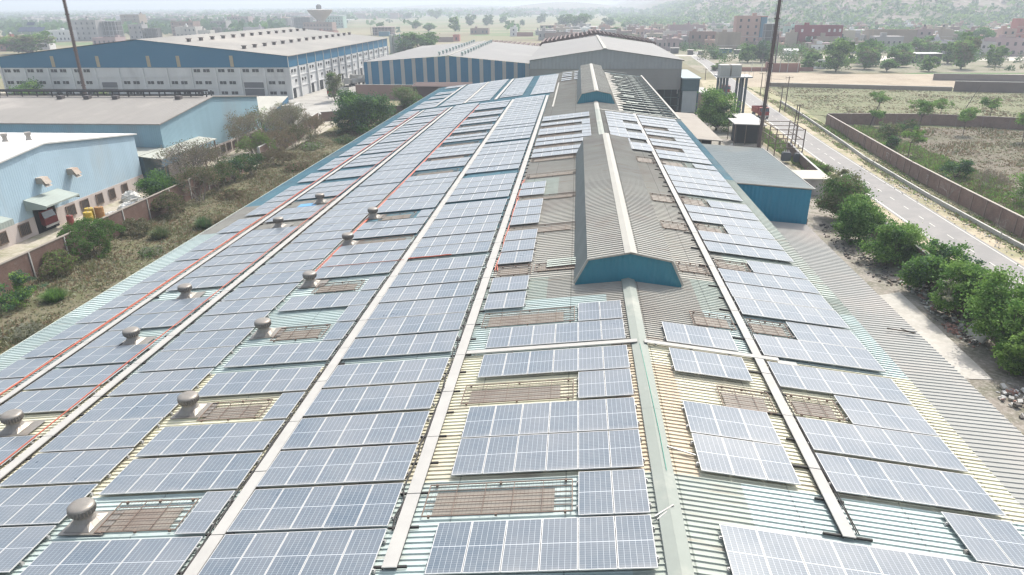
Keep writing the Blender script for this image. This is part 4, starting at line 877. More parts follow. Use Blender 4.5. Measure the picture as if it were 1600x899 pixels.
# ------------------------------------------------------------------ boundary walls
def wall_run(name, pts, h, th, mat, label, cat='wall', post=None, coping=True, postm=None, ph=.25, capm=None):
    t = thing(name, (*pts[0], 0), label, cat); b = MB(); c = MB(); p = MB()
    for (x0, y0), (x1, y1) in zip(pts[:-1], pts[1:]):
        d = Vector((x1 - x0, y1 - y0, 0)); L = d.length; a = math.atan2(d.y, d.x); m = ((x0 + x1) / 2, (y0 + y1) / 2)
        b.obox((*m, h / 2), (L + th * .5, th, h), (0, 0, a))
        if coping: c.obox((*m, h + .04), (L + th, th + .1, .09), (0, 0, a))
        if post:
            for i in range(int(L / post) + 1): q = d.normalized() * i * post; p.obox((x0 + q.x, y0 + q.y, (h + ph * .3) / 2), (ph, th + .16, h + ph * .3), (0, 0, a))
    b.build('wall', mat, t)
    if coping: c.build('coping', capm or CONC, t)
    if post: p.build('post', postm or CONC, t)
    return t
wall_run('boundary_wall', [(-56, 35), (-56, 112)], 2.8, .25, BRICK, 'red brick boundary wall with concrete posts along the left weedy yard', post=5.2, ph=.16, postm=CONC, capm=surf('mossy_coping', (.24, .21, .18), (.18, .16, .13), 1, .9))
wall_run('boundary_wall', [(-56, 116), (-57.5, 134), (-60.5, 158)], 2.9, .25, BRICK, 'worn brick wall running away behind the grey thorny bushes on the left', post=5, ph=.22)
wall_run('boundary_wall', [(-60.5, 160), (-62, 163), (-44, 176)], 2.2, .3, surf('brown_wall', (.22, .15, .12), (.17, .12, .1), .4, .9), 'low brown wall across the far end of the weedy yard')
t = wall_run('works_wall', [(-66, 206), (-30, 203)], 4.2, .3, surf('redbrown_wall', (.26, .17, .145), (.22, .145, .12), .3, .9), 'plain reddish brown wall in front of the striped hall')
b = MB(); b.poly([(-47, 198, 4.6), (-30, 198, 4.4), (-30, 203.3, 5.2), (-47, 203.3, 5.2)]); b.box(-46.8, -30.2, 198.3, 203, 0, 4.3); tag(b.build('dark_shelter', surf('dark_roof', (.09, .06, .055), (.07, .05, .045), .5, .9), loc=(-38, 200, 0)), 'dark brown roofed shelter below the striped hall', 'shelter')
wall_run('boundary_wall', [(57.4, 163.4), (55.4, 135.4), (53.8, 112.7), (53.3, 96.3), (53.0, 81.2), (53, 40)], 2.25, .25, BRICK2, 'long roadside brick wall with faint white painted lettering', post=3.4, ph=.2, postm=surf('wall_post', (.27, .20, .17), (.2, .15, .13), 1, .9), capm=surf('wall_cap', (.36, .32, .28), (.28, .25, .22), 1, .9))
wall_run('boundary_wall', [(57.6, 163.6), (80, 163.4), (100, 157), (160, 148)], 2.4, .25, BRICK2, 'brick wall running right across the field behind young trees', post=5, ph=.2, postm=surf('wall_post', (.24, .18, .16), (.2, .15, .13), 1, .9), capm=surf('wall_cap', (.28, .24, .21), (.22, .19, .17), 1, .9))
wall_run('low_wall', [(57.3, 201.5), (56.3, 183.1), (52.9, 140), (51.5, 124.7), (50.6, 98.8), (50.6, 80), (51.2, 45)], .55, .3, CONC, 'low grey concrete kerb wall running beside the road verge', coping=False)
wall_run('field_wall', [(64, 241), (116, 228.4)], 1.2, .3, surf('mud_wall', (.26, .22, .18), (.2, .17, .14), .5, .9), 'low mud wall between sandy plot and straw field')
wall_run('field_wall', [(116.6, 228.4), (118.5, 227.6), (170, 219)], 3.0, .4, surf('dark_mud_wall', (.17, .13, .115), (.13, .1, .09), .5, .9), 'tall dark wall at the right edge beyond the straw field')
wall_run('field_wall', [(126, 262), (190, 250)], 2.2, .4, surf('grey_mud_wall', (.22, .185, .17), (.17, .14, .13), .5, .9), 'long low dark wall behind the sandy plot on the right')
wall_run('works_wall', [(35.5, 34), (36.3, 96)], 2.3, .25, brick('dusty_brick', (.20, .135, .11), (.22, .19, .17)), 'brick wall in the shade behind the row of green trees', post=3.2, ph=.3, postm=surf('post_red', (.24, .14, .11), None, 2, .9))
wall_run('works_wall', [(37.3, 99.5), (38.6, 118), (39.8, 131)], 1.9, .25, surf('dark_brown_wall', (.13, .09, .075), (.1, .07, .06), .6, .9), 'dark brown wall with pale top between substation and road', capm=CONCL)

# painted letters on the roadside wall: Devanagari-like strokes as the photograph shows them
def wall_text():
    b = MB(); P0 = Vector((54.6, 124, 0)); P1 = Vector((53.55, 104.5, 0)); d = (P1 - P0); L = d.length; d.normalize(); nrm = Vector((-.15, 0, 0))
    def st(u0, v0, u1, v1, w=.1):
        A = P0 + d * u0 + nrm; B = P0 + d * u1 + nrm; A.z = v0; B.z = v1; b.bar(A, B, w * .62, n=4)
    G = [('2', [(0, 1.6, 1.2, 1.6), (.2, 1.6, .2, .7), (.9, 1.6, .9, .6), (.2, 1.1, .9, 1.1)]), ('n', [(0, 1.6, 1.3, 1.6), (.3, 1.5, .3, 1.0), (.3, 1.0, .8, .7), (1.0, 1.6, 1.0, .6)]),
         ('k', [(0, 1.6, 1.4, 1.6), (.7, 1.6, .7, .5), (.7, 1.2, .2, 1.2), (.2, 1.2, .2, .8), (.2, .8, .7, .8), (.7, 1.2, 1.2, 1.2), (1.2, 1.2, 1.2, .8)]),
         ('r', [(0, 1.6, 1.0, 1.6), (.5, 1.6, .8, 1.2), (.8, 1.2, .3, 1.0), (.3, 1.0, .8, .5)]), ('i', [(0, 1.6, 1.1, 1.6), (.9, 1.6, .9, .5), (.1, 1.6, .1, .5), (.1, 1.6, .5, 1.9)])]
    seqn = [0, 1, 2, 4, 3, 2, 0, 1, 4, 2, 3]; u = .3
    for k, gi in enumerate(seqn):
        for (a, c, e, g_) in G[gi][1]: st(u + a, c, u + e, g_)
        u += 1.55 if k % 4 != 3 else 2.1
    o = b.build('painted_lettering', surf('faded_white_paint', (.46, .43, .41), (.36, .32, .3), 3, .9)); return o
o = wall_text()
for q in bpy.data.objects:
    if q.get('label') == 'long roadside brick wall with faint white painted lettering': o.parent = q; o.location = -Vector(q.location)

# ------------------------------------------------------------------ masts, poles, tank tower, substation
def lattice(name, base, top, wd, label, cat, m=WOOD, steps=22, group=None):
    t = thing(name, base, label, cat, group); B, T = Vector(base), Vector(top); b = MB(); ax = (T - B).normalized()
    b.bar(B, T, wd, 0, 8, wd * .75)
    b.build('pole', m, t); b = MB(); e = Vector((wd * .62, 0, 0))
    for i in range(steps): p = B.lerp(T, (i + .5) / steps); b.bar(p - e * 1.5, p + e * 1.5, .05, 0, 3)
    for s_ in (-1.4, 1.4): b.bar(B + e * s_, T + e * s_ * .8, .05, 0, 4)
    b.build('climbing_rungs', m, t); 
    for f in (.25, .5, .75): p = B.lerp(T, f); b = MB(); b.bar(p - ax * .12, p + ax * .12, wd * 1.35, 0, 8); b.build('joint_collar', m, t)
    return t
lattice('mast', (35.7, 135.7, 0), (36.2, 136.1, 31), .62, 'tall brown mast with climbing rungs beside the road on the right', 'mast')
lattice('mast', (-122.75, 165, 0), (-122.2, 165, 33), .62, 'tall leaning brown mast standing before the blue hall on the left', 'mast')
def pole(x, y, h, label, arms=3, lean=0, w=.22, group='power poles beside the road', m=WOOD, h_frame=False):
    t = thing('power_pole', (x, y, 0), label, 'power pole', group); b = MB()
    if h_frame: b.bar((x - .35, y, 0), (x - .2 + lean, y, h), w * .7); b.bar((x + .35, y, 0), (x + .2 + lean, y, h), w * .7); [b.bar((x - .3, y, z), (x + .3, y, z + .5), .05) for z in [k * .8 for k in range(1, int(h / .8))]]
    else: b.bar((x, y, 0), (x + lean, y, h), w, 0, 6, w * .7)
    b.build('pole', m, t); b = MB()
    for k in range(arms): z = h - .2 - k * 1.5; b.bar((x - .95 + lean * z / h, y, z), (x + .95 + lean * z / h, y, z), .09); [b.bar((x + q + lean * z / h, y, z), (x + q + lean * z / h, y, z + .25), .07) for q in (-.85, 0, .85)]
    if arms: b.build('cross_arm', RUST, t)
pole(40.8, 131.5, 8.6, 'latticed power pole with three cross arms at the roadside substation', 3, h_frame=True)
pole(51.9, 182, 6.6, 'thin paired power pole on the verge, behind the tall right mast', 2); pole(53.6, 183.5, 8.6, 'tallest thin pole on the verge right of the tall mast', 2)
pole(66.5, 162, 5.2, 'leaning pole right of the substation power pole', 1, lean=1.2); pole(101, 190, 6.0, 'leaning bare pole standing alone in the straw field', 0, lean=2.4, w=.16)
pole(55.5, 217, 6.5, 'slim pole by the far roadside left of the tall mast', 1); pole(90, 333, 13, 'stout dark pole rising in the village left of the green house', 1, w=.6)
pole(46.8, 262, 4, 'short sign post at the bend of the road', 1); pole(76, 292, 5.6, 'thin pale pole by the brick enclosure', 0, w=.15)
for i, (x, y) in enumerate(((51.9, 95.8), (48.8, 66.9), (50.2, 118), (49.2, 79))):
    bare_bush('sapling', (x, y, 0), ['thin bare sapling on the verge beside the low kerb wall, near the fork', 'bare leaning sapling at the road edge at the right photo border', 'tiny bare sapling on the verge below the white lettering', 'dry sapling on the verge midway along the road'][i], 'sapling', 40 + i, 3.6, 1.2, .0, n=1)
def wire(a, c, sag, label):
    b = MB(); A, Cc = Vector(a), Vector(c); P = [A.lerp(Cc, i / 14) - Vector((0, 0, sag * 4 * (i / 14) * (1 - i / 14))) for i in range(15)]
    for i in range(14): b.bar(P[i], P[i + 1], .035, 0, 3)
    tag(b.build('power_line', BLK, loc=a), label, 'wire', 'sagging wires between the roadside poles')
wire((40.0, 131.5, 8.5), (51.1, 182, 6.4), 1.2, 'upper wire from the substation pole to the paired verge pole'); wire((41.6, 131.5, 8.5), (52.8, 183.5, 8.4), 1.4, 'wire from the substation pole to the tallest verge pole'); wire((53.6, 183.5, 8.4), (55.5, 217, 6.3), 1.0, 'wire from the tallest verge pole to the far slim pole'); wire((41.5, 131.5, 7.0), (66.5, 162, 5.0), 1.2, 'wire crossing the road to the leaning pole')
t = thing('tank_tower', (36.5, 170, 0), 'two grey water tanks on a tall steel platform', 'tank tower')
b = MB()
for x in (33.8, 35.2, 38.3, 39.6):
    for y in (168.5, 172): b.bar((x, y, 0), (x, y, 9.8), .5, n=6)
b.build('leg', surf('tower_steel', (.10, .12, .14), (.08, .09, .1), 1, .7), t)
b = MB(); b.box(33, 40.8, 167.6, 173, 9.8, 10.1); b.build('platform', GALV, t)
for x in (33.4, 36.0): b = MB(); b.box(x, x + 2.2, 168.4, 171.5, 10.1, 12.6); [b.box(x - .04, x + 2.24, 168.34, 171.56, 10.1 + k * .8, 10.16 + k * .8) for k in (0, 1, 2, 3)]; b.build('tank', CONCL, t)
b = MB()
for i in range(9): b.bar((33 + i * .97, 167.7, 10.1), (33 + i * .97, 167.7, 11.2), .05)
b.bar((33, 167.7, 11.2), (40.8, 167.7, 11.2), .05); b.bar((33.8, 168.5, 1), (38.3, 168.5, 9), .08); b.bar((35.2, 168.5, 9), (39.6, 168.5, 1), .08); b.build('railing', GALV, t)
t = thing('substation_frame', (37.5, 131, 0), 'rusty steel substation gantry with insulators next to the mast', 'substation')
b = MB()
for x in (35.6, 40.4):
    for y in (124.5, 129, 134): b.bar((x, y, 0), (x, y, 5.4), .18)
for y in (124.5, 129, 134):
    for z in (2.0, 3.6, 5.2): b.bar((35.6, y, z), (40.4, y, z), .14)
for x in (35.6, 40.4): b.bar((x, 124.5, 5.2), (x, 134, 5.2), .14); b.bar((x, 124.5, 3.4), (x, 134, 3.4), .12)
b.build('gantry', RUST, t); b = MB()
for y in (124.5, 129, 134):
    for x in (36.6, 37.6, 38.6, 39.6): b.lathe((x, y, 2.1), [(.05, 0), (.16, .1), (.06, .18), (.16, .26), (.06, .34), (.14, .44), (.05, .6)], 8)
b.build('insulator', surf('porcelain', (.30, .22, .2), None, 2, .3), t)
for i, (x, y) in enumerate(((36.8, 121.5), (38.6, 120.5))):
    t = thing('transformer', (x, y, 0), ['dark transformer box below the gantry, nearer the shed', 'dark transformer box below the gantry, nearer the road'][i], 'transformer')
    b = MB(); b.box(x - .6, x + .6, y - .45, y + .45, .4, 1.9); [b.box(x - .75, x + .75, y - .4 + k * .16, y - .34 + k * .16, .5, 1.7) for k in range(5)]; b.build('tank', surf('tx%d' % i, (.10, .11, .12), None, 1, .6), t)
    b = MB(); [b.lathe((x + q, y, 1.9), [(.05, 0), (.12, .08), (.05, .16), (.1, .24), (.04, .4)], 8) for q in (-.35, 0, .35)]; b.build('bushing', PLAST, t)
t = thing('guard_hut', (33, 142, 0), 'open hut with pale flat roof behind the tall right mast', 'hut')
b = MB(); b.obox((34.2, 141, 4.0), (6.2, 6.5, .15), (.02, .03, 0)); b.obox((36, 151, 3.6), (4.6, 8, .15), (0, .03, 0)); b.build('roof', CONCL, t)
b = MB(); b.box(32, 36.5, 139.5, 143.5, 0, 3.6); b.build('wall', DARK, t)  # near-black block fills the open hut as its dark inside
b = MB(); [b.bar((x, y, 0), (x, y, 3.9), .15) for x in (31.4, 33.5, 37) for y in (138, 144)]; b.build('post', RUST, t)
t = thing('guard_hut', (33.5, 97, 0), 'low store with flat cream roof beside the dark brown wall', 'hut')
b = MB(); b.box(30.5, 36.6, 99.5, 104.2, 0, 2.3); b.build('wall', PLAST, t); b = MB(); b.obox((33.6, 102, 2.42), (6.8, 5.6, .2)); b.build('roof', surf('cream_slab', (.46, .43, .37), (.4, .37, .32), .5, .85), t)
t = thing('brick_store', (33.5, 186, 0), 'small pinkish brick store left of the tank tower', 'hut')
b = MB(); b.box(31, 34.5, 184, 196, 0, 4.4); b.build('wall', surf('pink_store', (.36, .26, .23), (.3, .22, .19), .5, .9), t); b = MB(); b.box(30.8, 34.7, 183.8, 196.2, 4.4, 4.65); b.build('roof', CONCL, t); b = MB(); [b.box(30.9, 31.05, y, y + .8, 2, 3.2) for y in (185.5, 188.5, 191.5)]; b.build('window', GRILL, t)

# ------------------------------------------------------------------ vehicles
def truck(x, y, ang, body, label, cab=None):
    t = thing('truck', (0, 0, 0), label, 'truck'); cab = cab or body
    b = MB(); b.box(-1.15, 1.15, -3.4, 1.6, 1.0, 1.15); [b.box(sx * 1.15 - .04, sx * 1.15 + .04, -3.4, 1.6, 1.1, 2.3) for sx in (-1, 1)]; b.box(-1.15, 1.15, -3.44, -3.36, 1.1, 2.3); b.box(-1.15, 1.15, 1.56, 1.64, 1.1, 2.4)
    for k in range(6): [b.box(sx * 1.2 - .03, sx * 1.2 + .03, -3.3 + k * .95, -3.22 + k * .95, 1.1, 2.35) for sx in (-1, 1)]
    b.build('cargo_bed', body, t)
    b = MB(); b.box(-1.1, 1.1, 1.75, 3.2, .8, 1.7); b.poly([(-1.1, 1.75, 1.7), (1.1, 1.75, 1.7), (1.05, 1.8, 2.6), (-1.05, 1.8, 2.6)][::-1]); b.box(-1.05, 1.05, 1.8, 2.9, 2.5, 2.62); b.poly([(-1.1, 3.2, 1.7), (-1.05, 2.9, 2.5), (-1.05, 1.8, 2.5), (-1.1, 1.75, 1.7)]); b.poly([(1.1, 1.75, 1.7), (1.05, 1.8, 2.5), (1.05, 2.9, 2.5), (1.1, 3.2, 1.7)]); b.build('cab', cab, t)
    b = MB(); b.poly([(-1.0, 3.17, 1.72), (1.0, 3.17, 1.72), (.95, 2.9, 2.48), (-.95, 2.9, 2.48)]); b.build('windscreen', surf('truck_glass', (.05, .07, .09), None, 1, .1, spec=.8), t)
    b = MB(); b.box(-1.15, 1.15, 3.18, 3.32, .6, .85); b.build('bumper', CONCL, t)
    for sx in (-1, 1):
        for yy in (-2.4, -1.3, 2.5): w_ = MB(); w_.bar((sx * .85, yy, .5), (sx * 1.12, yy, .5), .82, 0, 14); w_.build('wheel', BLK, t)
    t.location = (x, y, 0); t.rotation_euler = (0, 0, ang); return t
RED = surf('truck_red', (.30, .035, .03), (.22, .03, .03), 1, .5); 
truck(45.1, 174, math.pi + .06, RED, 'red truck with open cargo bed on the road by the mast')
truck(45.8, 221, math.pi - .04, surf('truck_red_dark', (.28, .04, .05), (.2, .03, .04), 1, .6), 'farther red truck seen between the tank tower legs')
truck(-69.0, 76.8, -math.pi / 2, surf('truck_red_shaded', (.10, .03, .03), (.08, .025, .025), 1, .6), 'red fronted truck parked under the left shed canopy', surf('cab_red_shaded', (.15, .03, .03), (.11, .03, .03), 1, .6))  # red truck; the canopy's shade is put into both darkened paint colours
truck(-74.5, 213.5, 2.6, CONCL, 'small pale truck with red cab in the concrete yard of the blue hall', RED)
for i, (x, y, a) in enumerate(((-80, 240, .3), (-77.5, 243, -.4), (-74, 247, .2), (-80.5, 255, 1.2))):
    truck(x, y, a, [CONC, GALV, surf('tanker_green', (.1, .14, .12), None, 1, .7), CONC][i], ['first parked lorry beside the blue hall side wall', 'second parked lorry nearer the striped hall', 'green lorry parked beyond the striped hall tree', 'farthest lorry along the blue hall docks'][i])
def car(x, y, ang, m, label):
    t = thing('parked_car', (0, 0, 0), label, 'car'); b = MB(); b.box(-.85, .85, -2.1, 2.1, .35, .85); P = [(-.8, -1.5, .85), (-.8, 1.1, .85), (-.68, .55, 1.42), (-.68, -1.1, 1.42)]; Q = [(-x_, y_, z_) for x_, y_, z_ in P]; b.poly([P[3], P[2], Q[2], Q[3]][::-1]); b.build('body', m, t)
    g = MB(); g.poly(P); g.poly(Q[::-1]); g.poly([P[1], Q[1], Q[2], P[2]]); g.poly([Q[0], P[0], P[3], Q[3]]); g.build('window', surf('car_glass', (.04, .05, .06), None, 1, .1, spec=.8), t)
    for sx in (-1, 1):
        for yy in (-1.3, 1.3): w_ = MB(); w_.bar((sx * .68, yy, .32), (sx * .88, yy, .32), .54, 0, 12); w_.build('wheel', BLK, t)
    t.location = (x, y, 0); t.rotation_euler = (0, 0, ang)
car(41.2, 168.5, .9, surf('car_blue', (.14, .19, .24), None, 1, .3, .3), 'dark blue car parked left of the red truck')
car(38.3, 205, .2, surf('car_white', (.6, .62, .64), None, 1, .3), 'white car parked at the roadside beyond the tank tower')

# ------------------------------------------------------------------ yard clutter
def drum(x, y, m, label, h=1.25, r=.42, grp='drums and containers in the left yard'):
    t = thing('drum', (x, y, 0), label, 'drum', grp); b = MB(); b.lathe((x, y, 0), [(r, 0), (r, h * .32), (r * 1.06, h * .34), (r, h * .36), (r, h * .64), (r * 1.06, h * .66), (r, h * .68), (r * .98, h * .97), (r * .9, h)], 18); b.build('barrel', m, t); b = MB(); b.lathe((x + .1, y, h), [(.09, 0), (.09, .08)], 8); b.build('cap', CONC, t)
YEL = surf('yellow_plastic', (.42, .30, .04), (.34, .24, .04), 1.5, .5, stain=(.3, .2, .08)); BRN = surf('brown_tank', (.30, .16, .06), (.24, .13, .05), 1.5, .6)
drum(-62.6, 79.2, YEL, 'front yellow drum beside the left shed windows', 1.7, .55); drum(-63.4, 80.6, YEL, 'back yellow drum beside the left shed windows', 1.8, .55); drum(-62.2, 80.9, BRN, 'brown drum right of the two yellow drums', 1.9, .55); drum(-64.9, 78.8, surf('red_drum', (.25, .06, .05), None, 2, .6), 'small red drum below the first barred window', 1.3, .4)
SACK = surf('white_sack', (.66, .65, .62), (.55, .54, .5), 1.5, .8)
def sacks(x, y, rx, ry, h, seed, label, m=SACK, name='sack_pile', cat='sacks'):
    r = random.Random(seed); b = MB(); n, k = 14, 22; rings = []
    for a in range(n): 
        th = (a + .5) / n * math.pi / 2; rings.append([(x + rx * math.cos(th) * math.cos(2 * math.pi * i / k) * r.uniform(.88, 1.08), y + ry * math.cos(th) * math.sin(2 * math.pi * i / k) * r.uniform(.88, 1.08), max(.02, h * math.sin(th) * r.uniform(.85, 1.1))) for i in range(k)])
    for a in range(n - 1):
        for i in range(k): j = (i + 1) % k; b.poly([rings[a][i], rings[a][j], rings[a + 1][j], rings[a + 1][i]])
    b.poly(rings[-1]); tag(b.build(name, m, loc=(x, y, 0)), label, cat)
sacks(-64.2, 90.6, 1.5, 1.2, 1.5, 1, 'big white sack bundle behind the round tree on the left'); sacks(-62.0, 86.8, 1.6, 1.4, .9, 2, 'white sack pile on the left yard edge nearest the wall'); sacks(-61.8, 83.4, 1.7, .9, .6, 3, 'low white sheet pile by the thin pole in the left yard'); sacks(-62.6, 77.0, 1.1, .8, .4, 4, 'scattered white rags below the drums')
sacks(-61.6, 64.2, 1.2, .8, .5, 5, 'cream rubble heap near the left photo edge', surf('cream_rubble', (.5, .45, .33), (.4, .36, .26), 2, .9), 'rubble_heap', 'heap'); sacks(-61.4, 90.4, 1.7, 1.0, .6, 6, 'white cloth heap right of the big sack bundle'); sacks(-60.4, 60.2, .9, .7, .5, 7, 'white bag at the far left photo edge')
def rubble(x, y, rx, ry, n, seed, cols, label, smin=.12, smax=.45):
    r = random.Random(seed); b = MB()
    for _ in range(n): a = r.uniform(0, 6.28); q = r.random() ** .6; s_ = r.uniform(smin, smax); b.obox((x + rx * q * math.cos(a), y + ry * q * math.sin(a), s_ * .3 + (1 - q) * .35), (s_, s_ * r.uniform(.4, .9), s_ * r.uniform(.2, .6)), (r.uniform(-.5, .5), r.uniform(-.5, .5), r.uniform(0, 3)), r.randrange(len(cols)))
    tag(b.build('rubble', cols, loc=(x, y, 0)), label, 'rubble', kind='stuff')
RC_ = [CONCL, CONC, surf('rub_red', (.33, .21, .17), (.26, .13, .1), 2, .9), surf('rub_dark', (.12, .11, .1), None, 2, .9), SACK]
rubble(33.3, 56.5, 1.2, 5.5, 260, 1, [RC_[0], RC_[1], RC_[0], RC_[2], RC_[3]], 'grey and red broken rubble along the pale concrete path', .06, .36); rubble(32.6, 55.2, .7, 1.2, 60, 2, [RC_[2], RC_[2], surf('rub_pink', (.42, .24, .2), None, 2, .9)], 'red brick rubble heap on the concrete path', .08, .28); rubble(32.4, 42.5, 2.2, 3.6, 130, 3, RC_, 'white scraps and rubble at the right photo edge'); rubble(31.8, 75, 1.8, 11, 300, 4, [RC_[3], surf('rub_dust', (.24, .20, .17), None, 2, .95), surf('rub_soot', (.09, .08, .075), None, 2, .95), surf('rub_dust2', (.24, .20, .17), None, 2, .95)], 'dark scrap scattered in the tree shade', .06, .34); rubble(33.6, 64.5, 1.2, 2.4, 60, 5, RC_, 'rubble below the third tree'); rubble(30, 122, 5, 14, 150, 6, RC_, 'scattered junk around the substation and huts', .2, .8); rubble(48.9, 96, 1.1, 26, 260, 7, [RC_[0], RC_[1], surf('rub_sand', (.42, .35, .26), None, 2, .9)], 'pale stones along the road verge', .06, .24)
def slabthing(c, sz, rot, label, m=None): b = MB(); b.obox(c, sz, rot); b.obox((c[0] + .05, c[1], c[2] - .08), (sz[0] * .96, sz[1] * .97, .1), rot); tag(b.build('concrete_slab', m or CONCL, loc=c), label, 'slab')
slabthing((34.0, 53.4, 1.1), (2.2, 2.2, .2), (0, -.95, .1), 'tilted pale concrete slab leaning against the shaded brick wall', CONC); slabthing((34.4, 44.6, .75), (2.2, 3.0, .2), (0, -.5, .25), 'large tilted slab at the right photo edge', CONC)
t = thing('tyre', (31.6, 93.2, 0), 'old tyre lying on the ground by the teal annex', 'tyre'); b = MB(); b.lathe((31.6, 93.2, 0), [(.42, .0), (.62, .02), (.68, .15), (.62, .28), (.42, .3)], 20); b.build('tread', BLK, t); b = MB(); b.lathe((31.6, 93.2, .05), [(.38, 0), (.38, .2)], 16); b.build('rim', CONC, t)
for i, (x, y, h) in enumerate(((26.4, 84.2, 1.4), (26.9, 86.4, 1.2), (26.0, 82.0, 1.1))): drum(x, y, [BLUEP, CONC, RUST][i], ['blue drum behind the teal annex', 'grey drum behind the teal annex', 'rusty drum behind the teal annex'][i], h, .5, 'drums behind the annex')
t = thing('steel_rack', (27, 79.5, 0), 'rusty rack leaning behind the teal annex corner', 'rack'); b = MB(); [b.bar((25.6 + k * .6, 79, 0), (26.0 + k * .6, 80, 2.2), .1) for k in range(4)]; [b.bar((25.6, 79.1 + z * .4, z), (27.6, 79.1 + z * .4, z), .1) for z in (.4, 1.2, 2.0)]; b.build('frame', RUST, t)
b = MB(); b.bar((18.6, 37.6, 8.25), (20.1, 37.3, 8.14), .07, 0, 3); b.bar((19.4, 37.7, 8.22), (19.9, 37.1, 8.2), .05, 0, 3); tag(b.build('fallen_branch', BARK, loc=(19.4, 37.5, 8.1)), 'thin fallen branch lying on the lean-to roof', 'branch')
#PART3
# ------------------------------------------------------------------ plants near the shed
for i, (x, y, h, wd, k, lab) in enumerate([
    (34.2, 87.2, 5.6, 6.4, 'oac', 'first green tree of the roadside row, nearest the teal annex'), (33.7, 79.0, 4.8, 5.6, 'abc', 'second tree of the roadside row counting from the annex'),
    (33.7, 70.2, 4.9, 6.2, 'bac', 'third, widest tree of the roadside row beside the lean-to'), (34.6, 63.6, 4.6, 5.4, 'abt', 'fourth tree of the roadside row, standing alone above rubble'),
    (34.3, 57.6, 4.6, 4.2, 'abp', 'fifth tree of the roadside row with pale leaves at its left'), (35.2, 51.2, 6.2, 7.2, 'bab', 'large bright green tree at the right photo edge'), (33.9, 47.4, 3.4, 3.2, 'bac', 'low bush tree under the large tree at the right photo edge')]):
    make_tree('green_tree', (x, y, 0), lab, 'tree', 130 + i, h, wd, k, 'green trees along the right side wall', nclump=250, nleaf=85, leaf=.2, trunk=.10, trunkr=.022)
make_tree('round_tree', (31.0, 154.5, 0), 'round bright green tree between the grey hall and the mast', 'tree', 120, 8.4, 9.0, 'bac', nclump=190, nleaf=75, leaf=.32, trunk=.08)
make_tree('broad_tree', (-47.2, 150.5, 0), 'big dark green feathery tree at the far end of the weedy yard', 'tree', 127, 8.6, 12.4, 'tac', nclump=260, nleaf=80, leaf=.34, trunk=.07)
make_tree('broad_tree', (-42.8, 176, 0), 'paler round tree in front of the reddish wall', 'tree', 122, 6.6, 8.4, 'oap', nclump=150, nleaf=65, leaf=.32, trunk=.07)
make_tree('broad_tree', (-70.5, 200, 0), 'olive tree between the concrete yard and the striped hall', 'tree', 123, 8.6, 6.4, 'opa', nclump=80, nleaf=60, leaf=.36, trunk=.14)
make_tree('broad_tree', (-58.3, 89.8, 0), 'round green tree leaning over the brick wall by the white sacks', 'tree', 126, 4.9, 6.4, 'atc', nclump=170, nleaf=70, leaf=.2, trunk=.12)
bare_bush('thorny_tree', (-58.6, 97.5, 0), 'largest grey leafless tree tangle beside the long canopy', 'bare tree', 201, 8.5, 8.5, .16, 'odd', 'grey thorny trees along the left wall', n=11)
bare_bush('thorny_tree', (-58.8, 103.5, 0), 'grey leafless tree just beyond the largest tangle', 'bare tree', 202, 7.2, 7, .35, 'odd', 'grey thorny trees along the left wall', n=9)
bare_bush('thorny_tree', (-61.5, 127, 0), 'tall grey olive thorn tree before the blue-grey gable', 'bare tree', 203, 9, 8.5, .5, 'dop', 'grey thorny trees along the left wall', n=10)
bare_bush('thorny_tree', (-60.5, 139, 0), 'brown olive thorn tree beside the small cream roofed shed', 'bare tree', 204, 8, 8, .5, 'dop', 'grey thorny trees along the left wall', n=10)
bare_bush('thorny_tree', (-57.5, 119, 0), 'thorn tree with a bright green shoot beside the wall gap', 'bare tree', 205, 5.6, 6, .9, 'bod', 'grey thorny trees along the left wall', n=9)
bare_bush('thorny_tree', (-55.6, 143, 0), 'low brown thorn tree before the far brown wall', 'bare tree', 206, 5.2, 6.5, .4, 'ddo', 'grey thorny trees along the left wall', n=9)
bare_bush('thorny_tree', (-53.6, 107.5, 0), 'dark leafy thorn bush against the brick wall bend', 'bare tree', 207, 4.2, 4.2, .9, 'cto', 'grey thorny trees along the left wall', n=9)
bare_bush('creeper_shrub', (-55.0, 69.5, 0), 'green and brown shrub spilling over the brick wall', 'shrub', 208, 4.2, 6.4, 1.0, 'aoc', n=11)
bare_bush('creeper_shrub', (-54.6, 84.0, 0), 'dark brown shrub against the brick wall below the sacks', 'shrub', 209, 3.2, 4.8, .9, 'dco', n=10)
make_tree('leafy_shrub', (-52.0, 54.2, 0), 'leafy green shrub at the left photo edge', 'shrub', 210, 3.3, 4.0, 'tab', nclump=70, nleaf=55, leaf=.16, trunk=.08)
